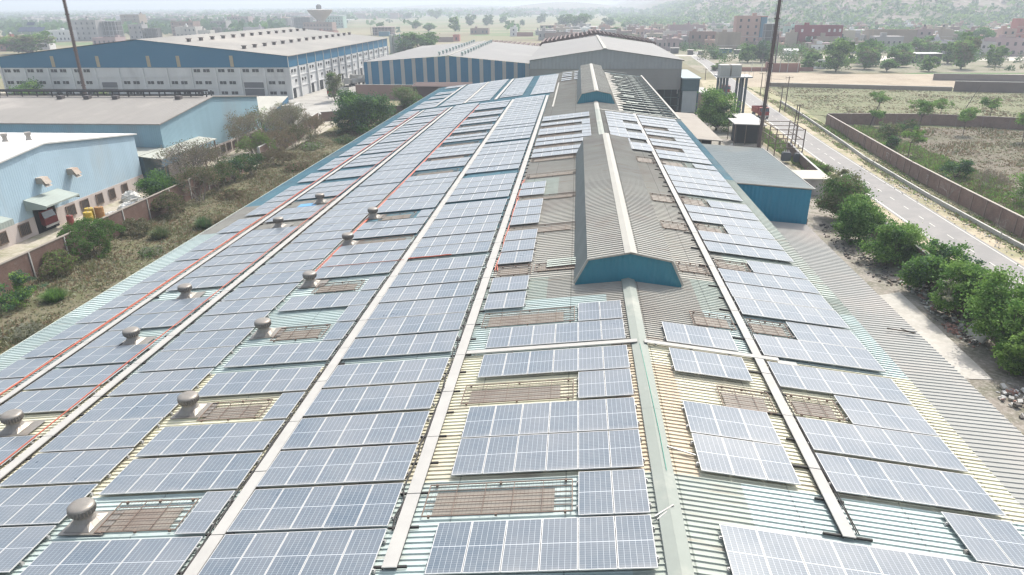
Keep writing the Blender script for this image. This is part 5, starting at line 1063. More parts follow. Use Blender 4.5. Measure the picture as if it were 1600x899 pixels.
for i, (x, y, h, wd, bl, k, lab) in enumerate([(-50.2, 74.5, 1.7, 3.0, True, 'oct', 'round tussock of long grass below the brick wall'), (-46.8, 78.8, 1.8, 3.0, True, 'tao', 'green tussock left of a brown tussock'), (-45.0, 79.8, 1.8, 3.0, True, 'dod', 'brown dry tussock near the shed eave'),
     (-49.6, 55.6, 1.5, 3.0, True, 'bta', 'bright green spiky tussock near the left photo edge'), (-46.3, 48.0, 1.1, 3.0, False, 'ppo', 'pale silvery flowering weeds near the left photo edge'), (-47.6, 68.4, 1.0, 2.8, False, 'poa', 'pale weeds at the foot of the wall'),
     (-50.2, 93, 1.3, 4.2, False, 'dod', 'brown thicket in the middle of the weedy yard'), (-47.5, 111, 1.4, 4.5, False, 'dcd', 'reddish brown thicket farther up the yard'), (-43.5, 121, 1.0, 5, False, 'ood', 'low grey green thicket by the shed eave'), (-51.5, 129, 1.6, 4.4, False, 'pob', 'yellow green thicket near the far wall'), (-46.8, 136, 1.6, 4.6, False, 'oct', 'dark thicket in front of the big dark tree'),
     (-40.8, 62, .7, 3.2, False, 'ood', 'low weeds beside the shed eave'), (-44.4, 44.6, .9, 2.2, True, 'ddp', 'dry stalks below the silvery weeds')]):
    tuft_bush('weed_clump', (x, y, 0), lab, 'weeds', 300 + i, h, wd, k, n=1100 if bl else 900, blade=bl)
def ground_cover(name, label, x0, x1, y0, y1, n, seed, hmax, kinds, test=None, wide=.09):
    r = random.Random(seed); K = MB()
    import mathutils
    c = 0
    while c < n:
        x, y = r.uniform(x0, x1), r.uniform(y0, y1)
        d = mathutils.noise.noise(Vector((x * .12, y * .12, seed))); 
        if test and not test(x, y): continue
        c += 1
        if d < r.uniform(-.9, .05): continue
        hh = hmax * r.uniform(.3, 1) * max(.35, .6 + d); mi = r.randrange(len(kinds))
        for _ in range(3):
            a = r.uniform(0, 3.14); e = Vector((math.cos(a), math.sin(a), 0)) * wide * r.uniform(.5, 1.5); q = Vector((x + r.gauss(0, .12), y + r.gauss(0, .12), 0)); K.poly([q - e, q + e, q + e * .4 + Vector((r.gauss(0, .12), r.gauss(0, .12), hh))], mi)
    tag(K.build(name, [LF[k] for k in kinds]), label, 'ground plants', kind='stuff')
ground_cover('grass', 'rough grass and weeds covering the left yard', -55.6, -31, 28, 150, 42000, 3, .5, 'odpdo')
ground_cover('grass', 'grass tufts along the road verge and low wall', 49.4, 57, 50, 250, 14000, 5, .4, 'obdp', lambda x, y: x > 49.4 + max(0, y - 110) * .055)
ground_cover('grass', 'green strip growing along the lean-to', 21, 26.5, 30, 70, 3500, 6, .45, 'abo')
ground_cover('grass', 'dry scrub and grass in the walled plot', 57.5, 130, 75, 160, 22000, 7, .6, 'dddop', wide=.13)
ground_cover('grass', 'weeds between the works wall and the road', 38, 42, 95, 165, 5000, 8, .9, 'obao', lambda x, y: y > 100 or x < 40)
ground_cover('grass', 'green weeds along the inside of the roadside wall', 54.5, 66, 75, 160, 9000, 10, .9, 'aobo', wide=.14)
ground_cover('grass', 'sparse tufts over the straw field', 60, 150, 166, 238, 12000, 11, .4, 'podd', wide=.2)
# young trees and field trees on the right
yt = [(60.2, 128, 4.4, 3.6, 'thin young tree with flat crown behind the lettered wall'), (72.5, 152, 6, 4.4, 'tallest young tree in front of the cross wall'), (66.5, 160, 3.4, 3.2, 'bushy young tree at the wall corner'), (80.5, 150, 4.6, 4, 'young tree right of the tallest one'), (88.5, 143.5, 5.2, 4.4, 'pair of slim young trees by the cross wall, left one'), (93, 143, 5.4, 4.4, 'slim young tree at the far end of the cross wall'), (100, 141, 5.5, 5, 'leafy tree at the right photo edge by the cross wall'),
      (76, 182, 4.5, 4.0, 'lone umbrella shaped young tree in the straw field'), (86, 172, 4.2, 3.6, 'small tree beyond the cross wall, middle'), (95, 168, 5.0, 3.8, 'slender tree beyond the cross wall, right')]
for i, (x, y, h, wd, lab) in enumerate(yt): make_tree('young_tree', (x, y, 0), lab, 'tree', 400 + i, h * 1.15, wd * 1.2, 'bao', 'young trees in the walled plot', nclump=44, nleaf=44, leaf=.27, trunk=.5, trunkr=.014)
for i, (x, y, h, wd, lab, k) in enumerate([(60.0, 111, 3.2, 4.4, 'dark bush right behind the lettered wall', 'cta'), (62.8, 96.5, 4.6, 5.6, 'light feathery acacia behind the brick wall', 'bap'), (64.6, 84.5, 4.2, 5.4, 'dark green bush tree at the right photo edge', 'cat'), (63.2, 78.5, 2.8, 4.2, 'lower bright bush below the dark bush at the right edge', 'bac'), (64.6, 147, 3.8, 5, 'bushy olive thicket by the wall corner', 'oca'), (69, 149, 3.2, 4.2, 'second olive thicket by the cross wall', 'oct'), (60, 134, 2.4, 2.6, 'small dark shrub behind the wall', 'cto'), (56.2, 107.5, 1.6, 2.6, 'small grey green shrub on the verge', 'otc'), (40, 112, 2.2, 3.6, 'thorny shrub between dark brown wall and road', 'oab'), (38.6, 96, 3.0, 3.4, 'olive shrub at the end of the works wall', 'obd')]):
    make_tree('field_shrub', (x, y, 0), lab, 'shrub', 430 + i, h, wd, k, nclump=70, nleaf=45, leaf=.22, trunk=.1)
bare_bush('thorny_tree', (61.3, 104.5, 0), 'bare grey shrub between two bushes behind the brick wall', 'bare tree', 460, 3.6, 4, .1, 'dod', n=8)

for i, (x, y, h, wd, k, kind, lab) in enumerate([(-54.3, 91.5, 5.6, 6.4, 'dco', 'b', 'dark grey tangle in front of the wall below the long canopy'), (-54.0, 97, 4.6, 5.4, 'cod', 'b', 'brown green tangle hiding the brick wall behind the tussocks'), (-54.4, 102.5, 3.8, 5, 'tco', 't', 'ivy like green shrub on the wall beside the grey tangle'), (-56.2, 124, 5.2, 6.0, 'dod', 'b', 'brown thicket leaning on the worn far wall'), (-55.5, 132, 4.6, 6.2, 'dco', 'b', 'dark thicket before the worn far wall'), (-54.2, 62.5, 2.6, 4.4, 'obd', 'b', 'low olive shrub at the wall foot near the leafy shrub'), (-53.8, 75.5, 2.2, 4, 'odp', 'b', 'small dry shrub at the wall foot between posts'), (-53, 115, 3.4, 5.4, 'dod', 'b', 'dry brown shrub at the gap in the wall'), (-50, 147, 3.2, 6, 'oct', 't', 'dark low shrub under the big dark tree'), (-62.4, 134, 7.6, 7.4, 'obp', 't', 'pale olive tree with sparse leaves by the small shed'), (-64, 149, 6.4, 7, 'pod', 't', 'yellowish tree in front of the blue hall corner')]):
    if kind == 'b': bare_bush('wall_shrub', (x, y, 0), lab, 'shrub', 700 + i, h, wd, .5, k, n=11)
    else: make_tree('wall_shrub', (x, y, 0), lab, 'shrub', 700 + i, h, wd, k, nclump=70, nleaf=40, leaf=.22, trunk=.12)
# ------------------------------------------------------------------ middle distance trees: five crown shapes, copied
protos = []
for i, k in enumerate(('ac', 'bac', 'cta', 'oab', 'tca')):
    T, K = tree_meshes(500 + i, 1, 1, nclump=120, nleaf=42, leaf=.075, trunk=.06, trunkr=.03)
    t = T.build('trunk', BARK).data; c_ = K.build('crown', [LF[x] for x in (k + 'aa')[:3]]).data; protos.append((t, c_))
    for nm in ('trunk', 'crown'):
        for o in [o for o in bpy.data.objects if o.name.split('.')[0] == nm and o.parent is None]: bpy.data.objects.remove(o)
def far_tree(x, y, h, wd, pi, label, group):
    root = thing('field_tree', (x, y, 0), label, 'tree', group); root.scale = (wd, wd, h); root.rotation_euler = (0, 0, (x * 13.7 + y * 3.1) % 6.28)
    for nm, me in zip(('trunk', 'crown'), protos[pi]): o = bpy.data.objects.new(nm, me); C.objects.link(o); o.parent = root
FT = [(103.7, 295, 11.4, 11, 1, 'tallest pale green tree before the village, right of the brick enclosure'), (95.5, 301, 6.5, 7.4, 1, 'round tree in front of the small white building'), (79.6, 341, 7.6, 8, 1, 'left one of two trees by the road bend'), (86, 343, 9.4, 7.5, 4, 'right, taller one of two trees by the road bend'), (119, 306, 9.6, 9, 3, 'wide tree beside the tallest pale green tree'),
      (123.5, 295, 4.8, 6.4, 0, 'low round tree in front of the grey village shed'), (126, 322, 10.6, 10, 4, 'tree behind the low round tree'), (137, 316, 7.7, 8.5, 3, 'tree left of the dark walled compound'), (139.5, 295, 5.5, 6, 1, 'small bright tree at the edge of the sandy plot'), (157, 306, 13.5, 10, 3, 'tall feathery tree left of the grass strip'), (164, 332, 9, 8, 1, 'tree behind the tall feathery tree'),
      (254, 480, 10.5, 14, 0, 'broad tree behind the roadside shops'), (138, 440, 7.2, 8, 4, 'dark tree left in front of the red building'), (152, 428, 7, 9, 4, 'dark tree right in front of the red building'), (158, 577, 7, 11, 2, 'tree behind the concrete frame house'), (146, 372, 8, 11, 0, 'spreading tree below the red building'), (172, 372, 9, 12, 3, 'tree in front of the long tan wall'), (185, 395, 9, 12, 0, 'tree at the end of the long tan wall'), (212, 402, 11, 12, 4, 'tree right of the blue grey house'), (110, 352, 6, 8, 3, 'tree in front of the white tarpaulin'),
      (133, 338, 9, 11, 3, 'tree behind the small white building'), (150, 345, 8, 10, 0, 'tree right of the village shed'), (177, 318, 8, 8, 1, 'tree at the left end of the grass strip'), (232, 455, 9, 13, 0, 'tree behind the pink house row'),
      (-93.2, 422, 11.5, 19, 0, 'big green tree behind the striped hall, right part'), (-99, 408, 8, 12, 4, 'big green tree behind the striped hall, left part'), (-343.5, 421, 12.4, 24, 3, 'large pale tree left of the blue hall roof'), (-190, 840, 9.8, 11, 0, 'tree on the fields right of the ruined temple block, near'), (-157, 755, 8.9, 12.5, 0, 'pair of field trees behind the striped hall roof, left'), (-353, 1486, 12.3, 17, 2, 'small far field tree left of the pair'),
      (-288, 1463, 18, 24, 0, 'far dark tree at the edge of the fields'), (-146, 985, 13.8, 14.5, 4, 'dark round field tree beyond the brick hut'), (-122, 980, 13, 16, 2, 'broad field tree beyond the brick hut'), (-115, 1113, 9.2, 10, 2, 'far field tree above the brick hut'), (-128, 751, 13.8, 11, 1, 'pale field tree left of the brick hut'), (-74, 969, 7.2, 7, 4, 'small dark field tree above the white hut'), (-18, 902, 13.3, 16, 4, 'dark field tree above the grey hall, left'), (-2, 828, 16, 22, 0, 'wide field tree above the grey hall, middle'),
      (39, 944, 9.2, 16, 4, 'field tree above the grey hall, right'), (-55, 1097, 12.6, 14, 2, 'far tree on the pale fields'), (70, 365, 3.9, 7, 2, 'low grey bush on the bend of the road'), (57.5, 300, 2.6, 5, 3, 'low bush on the verge before the bend'), (-30, 700, 6, 8, 3, 'tree beside the two storey ruin'), (14, 620, 6, 10, 3, 'tree behind the grey hall ridge'), (30, 650, 7, 12, 0, 'tree right of the pinkish white house')]
for i, (x, y, h, wd, pi, lab) in enumerate(FT): far_tree(x, y, h, wd, pi, lab, 'scattered trees in fields and village')
for i, (x, y, h, wd) in enumerate([(-166, 214, 5.8, 22), (-129.5, 196, 4.6, 8)]): make_tree('yard_tree', (x + (2 if i == 0 else 3), y - 18, 0), ['green tree top peeking over the beige roof, left one', 'small pale tree top peeking over the beige roof, right one'][i], 'tree', 480 + i, [6.0, 6.4][i], [12, 5.5][i], ['tab', 'bpo'][i], nclump=80, nleaf=50, leaf=.4, trunk=.15)

# ------------------------------------------------------------------ village and town houses
WIN = surf('window_dark', (.05, .05, .06), (.035, .035, .04), 1, .5)
WHT = surf('window_white', (.60, .58, .56), None, 1, .8)
HC = dict(red=(.22, .035, .05), pink=(.46, .30, .25), tanb=(.34, .27, .21), brick=(.28, .19, .16), frame=(.22, .22, .23), green=(.34, .46, .40), beige=(.42, .35, .28), cream=(.46, .42, .33), pale=(.50, .47, .43), grey=(.36, .34, .33), blue=(.06, .18, .27), rust=(.30, .15, .12), salmon=(.48, .20, .17), white=(.66, .65, .63), dark=(.13, .12, .12), bw=(.40, .38, .40), lilac=(.36, .27, .27))
HM = {k: surf('house_' + k, v, sc(v, .8), .15, .9, stain=sc(v, .55), streak=True) for k, v in HC.items()}
def house(x0, x1, y, h, col, label, dep=None, floors=None, nwin=None, win='dark', cat='house', name='house', roofjunk=True, seed=0, parapet=.7, open_frame=False):
    r = random.Random(int(x0 * 7 + y) + seed); dep = dep or min(14, max(5, (x1 - x0) * .7)); floors = floors or max(1, int(h / 3.1)); t = thing(name, ((x0 + x1) / 2, y, 0), label, cat, 'houses of the village and town'); m = HM[col]; fh = h / floors
    if open_frame:
        b = MB()
        for f in range(floors + 1): b.box(x0, x1, y, y + dep, f * fh - .15 if f else 0, f * fh + .15)
        n = max(2, int((x1 - x0) / 3.2))
        for i in range(n + 1): xx = x0 + (x1 - x0) * i / n; b.box(xx - .2, xx + .2, y, y + .4, 0, h); b.box(xx - .2, xx + .2, y + dep - .4, y + dep, 0, h)
        b.build('frame', m, t); b = MB(); b.box(x0 + .3, x1 - .3, y + dep * .35, y + dep - .5, 0, h - .2); b.build('wall', HM['dark'], t); return t
    b = MB(); b.box(x0, x1, y, y + dep, 0, h); b.build('wall', m, t)
    b = MB(); p = .2
    for q in ((x0, x1, y, y + p), (x0, x1, y + dep - p, y + dep), (x0, x0 + p, y + p, y + dep - p), (x1 - p, x1, y + p, y + dep - p)): b.box(*q, h, h + parapet)
    b.build('parapet', m, t)
    n = nwin if nwin is not None else max(1, int((x1 - x0) / 3.4))
    for f in range(floors):
        for i in range(n):
            if r.random() < .12: continue
            xc = x0 + (x1 - x0) * (i + .5) / n; ww = min(1.2, (x1 - x0) / n * .4); z = f * fh + fh * .5
            b = MB(); b.box(xc - ww / 2, xc + ww / 2, y - .06, y + .05, z - fh * .2, z + fh * .22); b.build('window', HM['white'] if win == 'white' else WIN, t)
        if f and floors > 1: b = MB(); b.box(x0 - .05, x1 + .05, y - .12, y + .02, f * fh - .12, f * fh + .12); b.build('floor_band', HM['pale'] if r.random() < .5 else m, t)
    if roofjunk:
        b = MB(); xx = r.uniform(x0 + 1, x1 - 1); b.box(xx - 1, xx + 1.2, y + dep * .4, y + dep * .4 + 2.4, h, h + 2.2); b.build('stair_room', m, t)
        if r.random() < .6: b = MB(); b.lathe((xx + .1, y + dep * .5, h + 2.2), [(.6, 0), (.6, 1.0), (.3, 1.25)], 10); b.build('water_tank', HM['dark'] if r.random() < .5 else HM['white'], t)
    return t
H_ = [(130.4, 155, 439.9, 12.4, 'red', 'long dark red building with rows of white windows', dict(floors=3, nwin=8, win='white', dep=11)), (94.4, 107.9, 442.3, 17.9, 'pink', 'tall pinkish brick building, highest of the village', dict(floors=5, nwin=3)), (81, 93.7, 424.9, 9.4, 'tanb', 'tan brick building in front of the tall pinkish one', dict(nwin=0)), (68.6, 84.9, 450.1, 8.9, 'brick', 'brown brick building left of the tan one', {}), (70.3, 96.9, 563.6, 9.7, 'lilac', 'long dull brick warehouse behind the brown brick building', dict(nwin=0)),
      (106.8, 114.3, 423.7, 14.5, 'frame', 'unfinished grey concrete frame building behind the mast', dict(open_frame=True, floors=4)), (154.5, 164.3, 556.2, 8.5, 'green', 'pale green and white house left of the red building', {}), (124.3, 129.9, 440.8, 8.6, 'beige', 'plain beige house just left of the red building', dict(nwin=0)), (158, 168, 455, 9.0, 'cream', 'cream house right of the red building', {}), (179, 204.8, 456.2, 9.1, 'tanb', 'long tan brick wall like building', dict(nwin=0, roofjunk=False)),
      (204.3, 213, 455, 9.4, 'lilac', 'pink framed house at the end of the long tan building', {}), (213.5, 220.3, 446, 9.5, 'beige', 'pinkish blank house beside the pink framed one', dict(nwin=0)), (176.5, 190.6, 384.1, 6.5, 'bw', 'blue grey two storey house in the village', dict(floors=2)), (247.2, 255, 446, 9.9, 'pink', 'pale pink house left of the salmon tower house', {}), (256, 266, 448, 15.2, 'salmon', 'tall salmon house with tanks at the right photo edge', dict(nwin=2)),
      (194.8, 206, 374.1, 6.2, 'grey', 'grey shop row with dark openings, left part', dict(floors=2)), (206.5, 221.6, 376, 7.8, 'lilac', 'dull pink shop row at the right photo edge', dict(floors=2)), (222.5, 240, 378, 6.6, 'grey', 'grey shop row beyond the dull pink row', dict(floors=2)), (99.9, 103.8, 307, 2.8, 'white', 'small white building in front of the trees', dict(floors=1, nwin=2, dep=4, roofjunk=False)),
      (51, 74.6, 555.5, 5.5, 'lilac', 'long low pinkish building beyond the road bend', dict(floors=1)), (18.4, 28.5, 639.3, 7.4, 'pink', 'pinkish white house above the grey hall ridge', dict(nwin=0)), (-25, -3.4, 552.8, 5.1, 'brick', 'long low brick building above the grey hall, left', dict(nwin=0, roofjunk=False)), (-36.2, -21.3, 703.4, 7, 'beige', 'two storey ruin on the pale fields', dict(open_frame=True, floors=2)), (-101.7, -84.5, 681.6, 4.6, 'brick', 'brick hut with white patch on the fields', dict(floors=1)), (-59.4, -53.2, 635.8, 6.9, 'white', 'small white hut behind the striped hall', dict(nwin=1)),
      (-95.7, -90.7, 550.1, 4.2, 'salmon', 'pink hut at the end of the long low brick wall', dict(floors=1, nwin=1, roofjunk=False)), (-193.4, -173.8, 664.3, 7.4, 'lilac', 'ruined temple like block behind the blue hall', dict(open_frame=True, floors=3)), (-454, -433, 580.9, 8.3, 'white', 'white building under the dark solar array', {}), (-439.5, -414.1, 590.4, 16.1, 'grey', 'grey four storey apartment block on the left', dict(floors=4, nwin=5)), (-413.6, -400, 596, 15.5, 'bw', 'white framed apartment beside the grey block', dict(open_frame=True, floors=4)),
      (-399, -386, 611.6, 11.8, 'grey', 'grey house right of the framed apartment', {}), (-385.5, -373, 610.3, 9.1, 'dark', 'dark grey house next in the row', dict(open_frame=True, floors=3)), (-508.2, -486.2, 768.8, 18.6, 'tanb', 'tan tower house behind the left row', dict(nwin=2)), (-372, -352, 640, 8.8, 'pale', 'pale house behind the blue hall ridge', {}), (-404.2, -380.7, 689.5, 12.5, 'brick', 'brick house with several floors behind the blue hall', {}), (-379, -362, 720.1, 12.4, 'grey', 'grey house beside the brick one', {}), (-350, -338, 640, 5.8, 'pale', 'low pale house near the black tanks', dict(floors=1)),
      (-330, -312, 690, 6.8, 'bw', 'blue and white low house behind the hall roof', dict(floors=1)), (-365, -343, 903, 13.1, 'dark', 'dark open frame house on the horizon side', dict(open_frame=True, floors=4)), (-454.2, -425.5, 908, 13.9, 'lilac', 'pinkish far house behind the hall roof', {}), (-320, -296, 896.7, 13.7, 'green', 'pale green far house behind the hall roof', {}), (-301.2, -268.5, 774.7, 9, 'brick', 'brick house below the water tower', {}), (-387.3, -372, 448.8, 8.3, 'rust', 'rust coloured house at the left photo edge', {}), (-371, -362, 462.9, 5.5, 'white', 'small white house at the left photo edge', dict(floors=1)),
      (-356, -338, 500, 5.5, 'lilac', 'dull pink house behind the large pale tree', {}), (-262, -240, 640, 4.6, 'brick', 'low brick house right of the water tower', dict(floors=1)), (-232, -214, 620, 5.2, 'rust', 'low rusty brick house behind the hall corner', dict(floors=1)), (60, 76, 505, 7, 'pale', 'pale house behind the brown brick building', {}), (98, 118, 520, 8, 'pale', 'pale house behind the tall pinkish building', {}), (120, 138, 505, 6.5, 'pink', 'pink house behind the concrete frame building', {}), (172, 190, 505, 7, 'grey', 'grey house behind the long tan building', {}), (228, 246, 500, 8, 'beige', 'beige house among the trees at the hill foot', {}), (142, 152, 402, 3.6, 'white', 'low white wall house below the red building', dict(floors=1, roofjunk=False))]
for x0, x1, y, h, col, lab, kw in H_: house(x0, x1, y, h, col, lab, **kw)
b = MB(); b.box(108.3, 111.5, 441.4, 446, 0, 17.9); [b.box(108.25, 111.55, 441.3, 441.5, z, z + .15) for z in range(2, 18, 2)]; t = thing('glass_tower', (110, 442, 0), 'narrow blue glass block attached beside the tall pinkish building', 'building'); b.build('wall', HM['blue'], t); b = MB(); b.box(108.2, 111.6, 441.2, 446.2, 17.9, 18.4); b.build('roof', HM['rust'], t)
t = thing('photovoltaic_rack', (-485, 619, 0), 'dark blue solar array tilted above the white building at the left', 'solar array')
b = MB()
for i in range(3): b.obox((-472 + i * 8.0 - 10, 590, 9.6), (7.4, .3, 5.6), (-.9, 0, 0))
b.obox((-478, 596, 14.0), (7, .3, 3), (-.7, 0, 0)); b.build('panel_board', surf('far_panel', (.035, .05, .10), None, 1, .4), t); b = MB(); [b.bar((x, 590, 0), (x, 590, 9), .4) for x in (-484, -476, -468)]; b.build('post', GALV, t)
t = thing('village_shed', (158, 336, 0), 'dark sheeted shed with white roof edge among the village trees', 'shed')
b = MB(); b.box(152.2, 163.2, 336, 344, 0, 3.8); b.build('wall', HM['dark'], t); b = MB(); b.obox((157.7, 340, 4.0), (11.6, 8.8, .3)); b.build('roof', HM['white'], t)
t = thing('tarpaulin_tent', (113.7, 392, 0), 'white tarpaulin tent below the red building', 'tent'); b = MB(); b.box(110, 117.4, 392, 397, 0, 2); b.poly([(109.8, 391.8, 2), (117.6, 391.8, 2), (117.6, 394.5, 3), (109.8, 394.5, 3)]); b.poly([(109.8, 394.5, 3), (117.6, 394.5, 3), (117.6, 397.2, 2), (109.8, 397.2, 2)]); b.build('cover', HM['white'], t)
for (x0, x1, y, h, c_, lab) in ((78.7, 84.9, 403.1, 2.7, 'blue', 'blue kiosk at the road junction'), (52.1, 56.3, 404.3, 3.0, 'dark', 'dark kiosk behind the steel frames'), (60, 62.7, 393.7, 2.6, 'dark', 'dark kiosk second from the road bend'), (65.7, 68.4, 393.5, 2.0, 'dark', 'small dark kiosk third from the road bend'), (86, 90, 400, 2.2, 'dark', 'dark stall right of the blue kiosk'), (-182, -172.5, 649.9, 4.4, 'blue', 'bright blue tank block below the ruined temple')):
    t = thing('kiosk', (x0, y, 0), lab, 'kiosk'); b = MB(); b.box(x0, x1, y, y + 3, 0, h - .15); b.build('wall', HM[c_], t); b = MB(); b.box(x0 - .3, x1 + .3, y - .7, y + 3.2, h - .15, h); b.build('roof', HM['pale'], t)
t = thing('brick_enclosure', (78, 292, 0), 'ruined red brick enclosure with thin concrete posts near the mast', 'ruin'); b = MB()
for q in ((78, 89, 292.6, 293, 3.4), (78, 78.4, 293, 303, 3.2), (88.6, 89, 293, 303, 2.6), (66, 77, 296, 296.4, 1.6), (90, 96, 298, 298.4, 1.4)): b.box(q[0], q[1], q[2], q[3], 0, q[4])
b.build('wall', HM['rust'], t); b = MB(); [b.box(x, x + .2, 292, 292.2, 0, 4.8) for x in (66, 70, 74, 78, 81, 84, 88)]; b.build('post', CONCL, t)
wall_run('village_wall', [(-113, 541.5), (-94, 541.5)], 3.6, .4, HM['brick'], 'long low brick wall behind the striped hall trees'); wall_run('village_wall', [(-53, 634), (-39, 634)], 3.4, .4, HM['rust'], 'rusty brick wall right of the small white hut')
t = thing('water_tower', (-295, 815, 0), 'flared concrete water tower with a black tank on top', 'water tower')
b = MB(); b.lathe((-295, 815, 0), [(4.2, 0), (4, 9), (5, 11.5), (10, 16.5), (13.8, 20.5), (14.2, 22)], 28); b.build('tower', surf('tower_conc', (.36, .30, .25), (.3, .26, .22), .1, .9), t)
b = MB(); b.lathe((-295, 815, 22), [(14.6, 0), (14.6, .5), (3, 1)], 28); b.build('roof_slab', HM['pale'], t); b = MB(); b.lathe((-296, 815, 23), [(3, 0), (3, 3.6), (1.5, 5)], 14); b.build('tank', HM['dark'], t)
for i, x in enumerate((-352.5, -347.5)): t = thing('water_tank', (x, 676, 0), ['left black water tank beside the low pale house', 'right black water tank beside the low pale house'][i], 'tank'); b = MB(); b.lathe((x, 676, 0), [(2.2, 0), (2.2, 7.2), (1.2, 8)], 14); b.build('barrel', HM['dark'], t); b = MB(); b.lathe((x, 676, 8), [(.6, 0), (.6, .4)], 8); b.build('lid', HM['dark'], t)

import mathutils
r = random.Random(91); K = MB()
for _ in range(2300):
    x, y = (r.uniform(60, 290), r.uniform(296, 540)) if r.random() < .6 else (r.uniform(20, 380), r.uniform(500, 760))
    if abs(y - (394 - (x - 62) * .14)) < 9 or y < 330 and (x < 95 or r.random() < .5): continue
    if mathutils.noise.noise(Vector((x * .03, y * .03, 2))) < -.05 and r.random() < .7: continue
    s_ = r.uniform(1.0, 3.4); mi = r.randrange(3)
    for _ in range(int(26 * s_)):
        v = Vector((r.gauss(0, 1), r.gauss(0, 1), r.gauss(0, 1))).normalized() * s_ * r.random() ** .4; c0 = Vector((x + v.x, y + v.y, max(.1, s_ * .7 + v.z * .9))); e = Vector((r.gauss(0, 1), r.gauss(0, 1), r.gauss(0, 1))).normalized() * .42; g = e.orthogonal().normalized() * .3; K.poly([c0 - e, c0 + g, c0 + e, c0 - g], mi)
tag(K.build('village_undergrowth', [LF['a'], LF['o'], LF['c']]), 'bushes and small crowns filling the gaps between village houses', 'undergrowth', kind='stuff')
K = MB(); hk = [HM[k] for k in ('pale', 'lilac', 'brick', 'beige', 'grey', 'pink', 'tanb', 'white')]
for _ in range(380):
    y = r.uniform(425, 760); x = r.uniform(-.06, .6) * y
    if x < 30 and y < 560: continue
    wd = r.uniform(6, 16); h = r.uniform(2.8, 7.5); m = r.randrange(8); K.box(x, x + wd, y, y + wd * .6, 0, h, m); K.box(x + wd * .2, x + wd * .4, y + 1, y + 3, h, h + 2, m)
    for q in range(int(wd / 3)): K.box(x + 1 + q * 3, x + 2 + q * 3, y - .08, y, h * .35, h * .65, 8)
tag(K.build('distant_settlement', hk + [WIN]), 'hazy mass of low houses between the village and the foot of the hill', 'settlement', kind='stuff')
# ------------------------------------------------------------------ far town and far trees: one mass each
import mathutils
def hillz(x, y):
    n = mathutils.noise.fractal(Vector((x * .0022, y * .0022, 3.3)), .9, 2.1, 5) * 22
    d = max(0, (x - 150 - max(0, 900 - y) * .35) / 500); e = min(1, max(0, (y - 640 + (x - 200) * -.12) / 650))
    h = 135 * min(1, d) ** .8 * e ** 1.05
    h2 = 34 * math.exp(-((x + 60) / 260) ** 2 - ((y - 2900) / 420) ** 2) + 30 * math.exp(-((x + 700) / 420) ** 2 - ((y - 3900) / 500) ** 2)
    h2 += (58 + 26 * mathutils.noise.noise(Vector((x * .0009, 5, 1)))) * math.exp(-((y - 6600) / 900) ** 2)
    return max(-1, min(150, h + (n * min(1, h / 40) if h > 0 else 0) + h2 - .6))
b = MB(); NX, NY = 150, 110; V = []
for j in range(NY + 1):
    for i in range(NX + 1): x = -1400 + 4300 * i / NX; y = 620 + 4000 * (j / NY) ** 1.4; V.append((x, y, hillz(x, y)))
b.v = V
for j in range(NY):
    for i in range(NX):
        k = j * (NX + 1) + i
        if max(V[k][2], V[k + 1][2], V[k + NX + 1][2], V[k + NX + 2][2]) < -.3: continue
        b.f.append((k, k + 1, k + NX + 2, k + NX + 1)); b.m.append(0); b.uv.append(None)
b2 = MB()
for j in range(12):
    for i in range(90): b2.v.append((-6800 + 11500 * i / 89, 5000 + 3400 * j / 11, hillz(-6800 + 11500 * i / 89, 5000 + 3400 * j / 11) - .2))
for j in range(11):
    for i in range(89): k = j * 90 + i; b2.f.append((k, k + 1, k + 91, k + 90)); b2.m.append(0); b2.uv.append(None)
N = NT('rocky_hill'); a1 = N.ramp(N.noise(.012, 6), .42, .58); a2 = N.ramp(N.noise(.06, 6), .45, .6); a3 = N.ramp(N.noise(.25, 5), .5, .66)
col = N.mix(a1, (.15, .115, .10), (.20, .16, .14)); col = N.mix(a2, col, (.085, .105, .055)); col = N.mix(N.math('MULTIPLY', a3, .7), col, (.30, .25, .225)); N.bump(N.noise(.15, 6), 1.5)
hm = N.fin(col, .95, 0, .1); o = b.build('hills', hm, smooth=True); tag(o, kind='structure'); tag(b2.build('far_hills', hm, smooth=True), kind='structure')
r = random.Random(77); K = MB(); cnt = 0
while cnt < 9000:
    y = 560 + 1300 * r.random() ** 1.3; x = r.uniform(60, 1500)
    if x < 110 + (y - 560) * .02 and y < 900: continue
    if x > y * .95: continue
    low = max(0, 1 - max(0, hillz(x, y)) / 45)
    if r.random() > .25 + .75 * low: continue
    if mathutils.noise.noise(Vector((x * .012, y * .012, 9))) < r.uniform(-.6, .15): continue
    z = max(0, hillz(x, y)); cnt += 1; s_ = r.uniform(2.2, 5.0) * (1 if low > .4 else .6); mi = r.randrange(4)
    for _ in range(7):
        c0 = Vector((x + r.gauss(0, s_ * .5), y + r.gauss(0, s_ * .5), z + s_ * r.uniform(.3, 1.2))); e = Vector((r.gauss(0, 1), r.gauss(0, 1), r.gauss(0, .7))).normalized() * s_ * .5; g = e.orthogonal().normalized() * s_ * .38; K.poly([c0 - e, c0 + g, c0 + e, c0 - g], mi)
tag(K.build('hillside_scrub', [LF['a'], LF['t'], LF['c'], LF['b']]), 'green scrub forest covering the foot of the rocky hill', 'scrub', kind='stuff')
K = MB(); r = random.Random(78)
for _ in range(2600):
    y = r.uniform(700, 1500); x = r.uniform(180, 1400)
    if x > y * .95 or hillz(x, y) < 12: continue
    z = hillz(x, y); s_ = r.uniform(1, 5) * r.random() + .8; K.obox((x, y, z), (s_ * 1.6, s_, s_), (r.uniform(-.6, .6), r.uniform(-.6, .6), r.uniform(0, 3)))
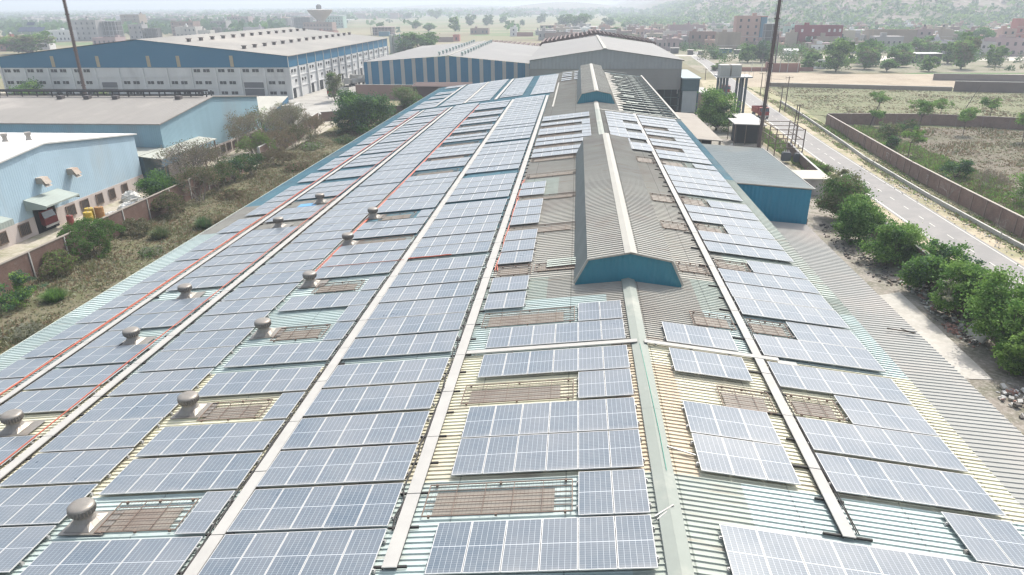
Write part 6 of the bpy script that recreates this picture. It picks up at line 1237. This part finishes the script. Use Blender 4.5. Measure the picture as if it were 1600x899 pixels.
tag(K.build('rocks', surf('pale_rock', (.32, .27, .245), (.24, .20, .185), .2, .95)), 'pale boulders strewn over the upper hillside', 'rocks', kind='stuff')
K = MB(); r = random.Random(79); cols = [HM[k] for k in ('pale', 'grey', 'lilac', 'white', 'bw', 'brick', 'dark', 'tanb')]
cnt = 0
while cnt < 2600:
    y = 950 + 3800 * r.random() ** 1.2; x = r.uniform(-.82, .12) * y
    if x > -.24 * y and y < 1900: continue
    if x > -.36 * y and y < 1500: continue
    cnt += 1; wd = r.uniform(8, 30) * (1 + y / 4000); h = r.uniform(4, 13); K.box(x, x + wd, y, y + wd * .6, 0, h, r.choice((0, 1, 2, 0, 4, 5, 6, 7)))
    if r.random() < .5: K.box(x + wd * .3, x + wd * .55, y + 2, y + 6, h, h + 2.6, 1)
    if r.random() < .25: K.box(x, x + wd * 2.2, y - 2, y + 14, h * .6, h * .6 + .6, 3)
tag(K.build('distant_town', cols), 'hazy mass of low town buildings reaching the horizon', 'town', kind='stuff')
K = MB(); cnt = 0
while cnt < 5600:
    y = 700 + 3600 * r.random() ** 1.3; x = r.uniform(-.85, .25) * y
    if x > -.42 * y and y < 1500 and r.random() < .96: continue
    if x > -.26 * y and y < 1900 and r.random() < .7: continue
    cnt += 1; s_ = r.uniform(4, 9) * (1 + y / 5000); mi = r.randrange(3)
    for _ in range(9):
        c0 = Vector((x + r.gauss(0, s_ * .45), y + r.gauss(0, s_ * .45), s_ * r.uniform(.2, 1.1))); e = Vector((r.gauss(0, 1), r.gauss(0, 1), r.gauss(0, .8))).normalized() * s_ * .42; g = e.orthogonal().normalized() * s_ * .32; K.poly([c0 - e, c0 + g, c0 + e, c0 - g], mi)
tag(K.build('distant_trees', [LF['a'], LF['t'], LF['c']]), 'far tree belts between the town buildings', 'trees', kind='stuff')
def haze():
    b = MB(); b.box(-9100, 9100, -700, 9100, -1, 165); o = b.build('haze', surf('x', (1, 1, 1))); tag(o, 'pale dusty haze filling the air over the whole place', 'haze', kind='stuff')
    m = bpy.data.materials.new('haze_air'); m.use_nodes = True; t = m.node_tree; t.nodes.remove(t.nodes['Principled BSDF'])
    v = t.nodes.new('ShaderNodeVolumePrincipled'); v.inputs['Density'].default_value = HAZE; v.inputs['Color'].default_value = (.82, .91, 1, 1); v.inputs['Anisotropy'].default_value = .2
    t.links.new(v.outputs[0], t.nodes['Material Output'].inputs['Volume']); o.data.materials.clear(); o.data.materials.append(m)
haze()
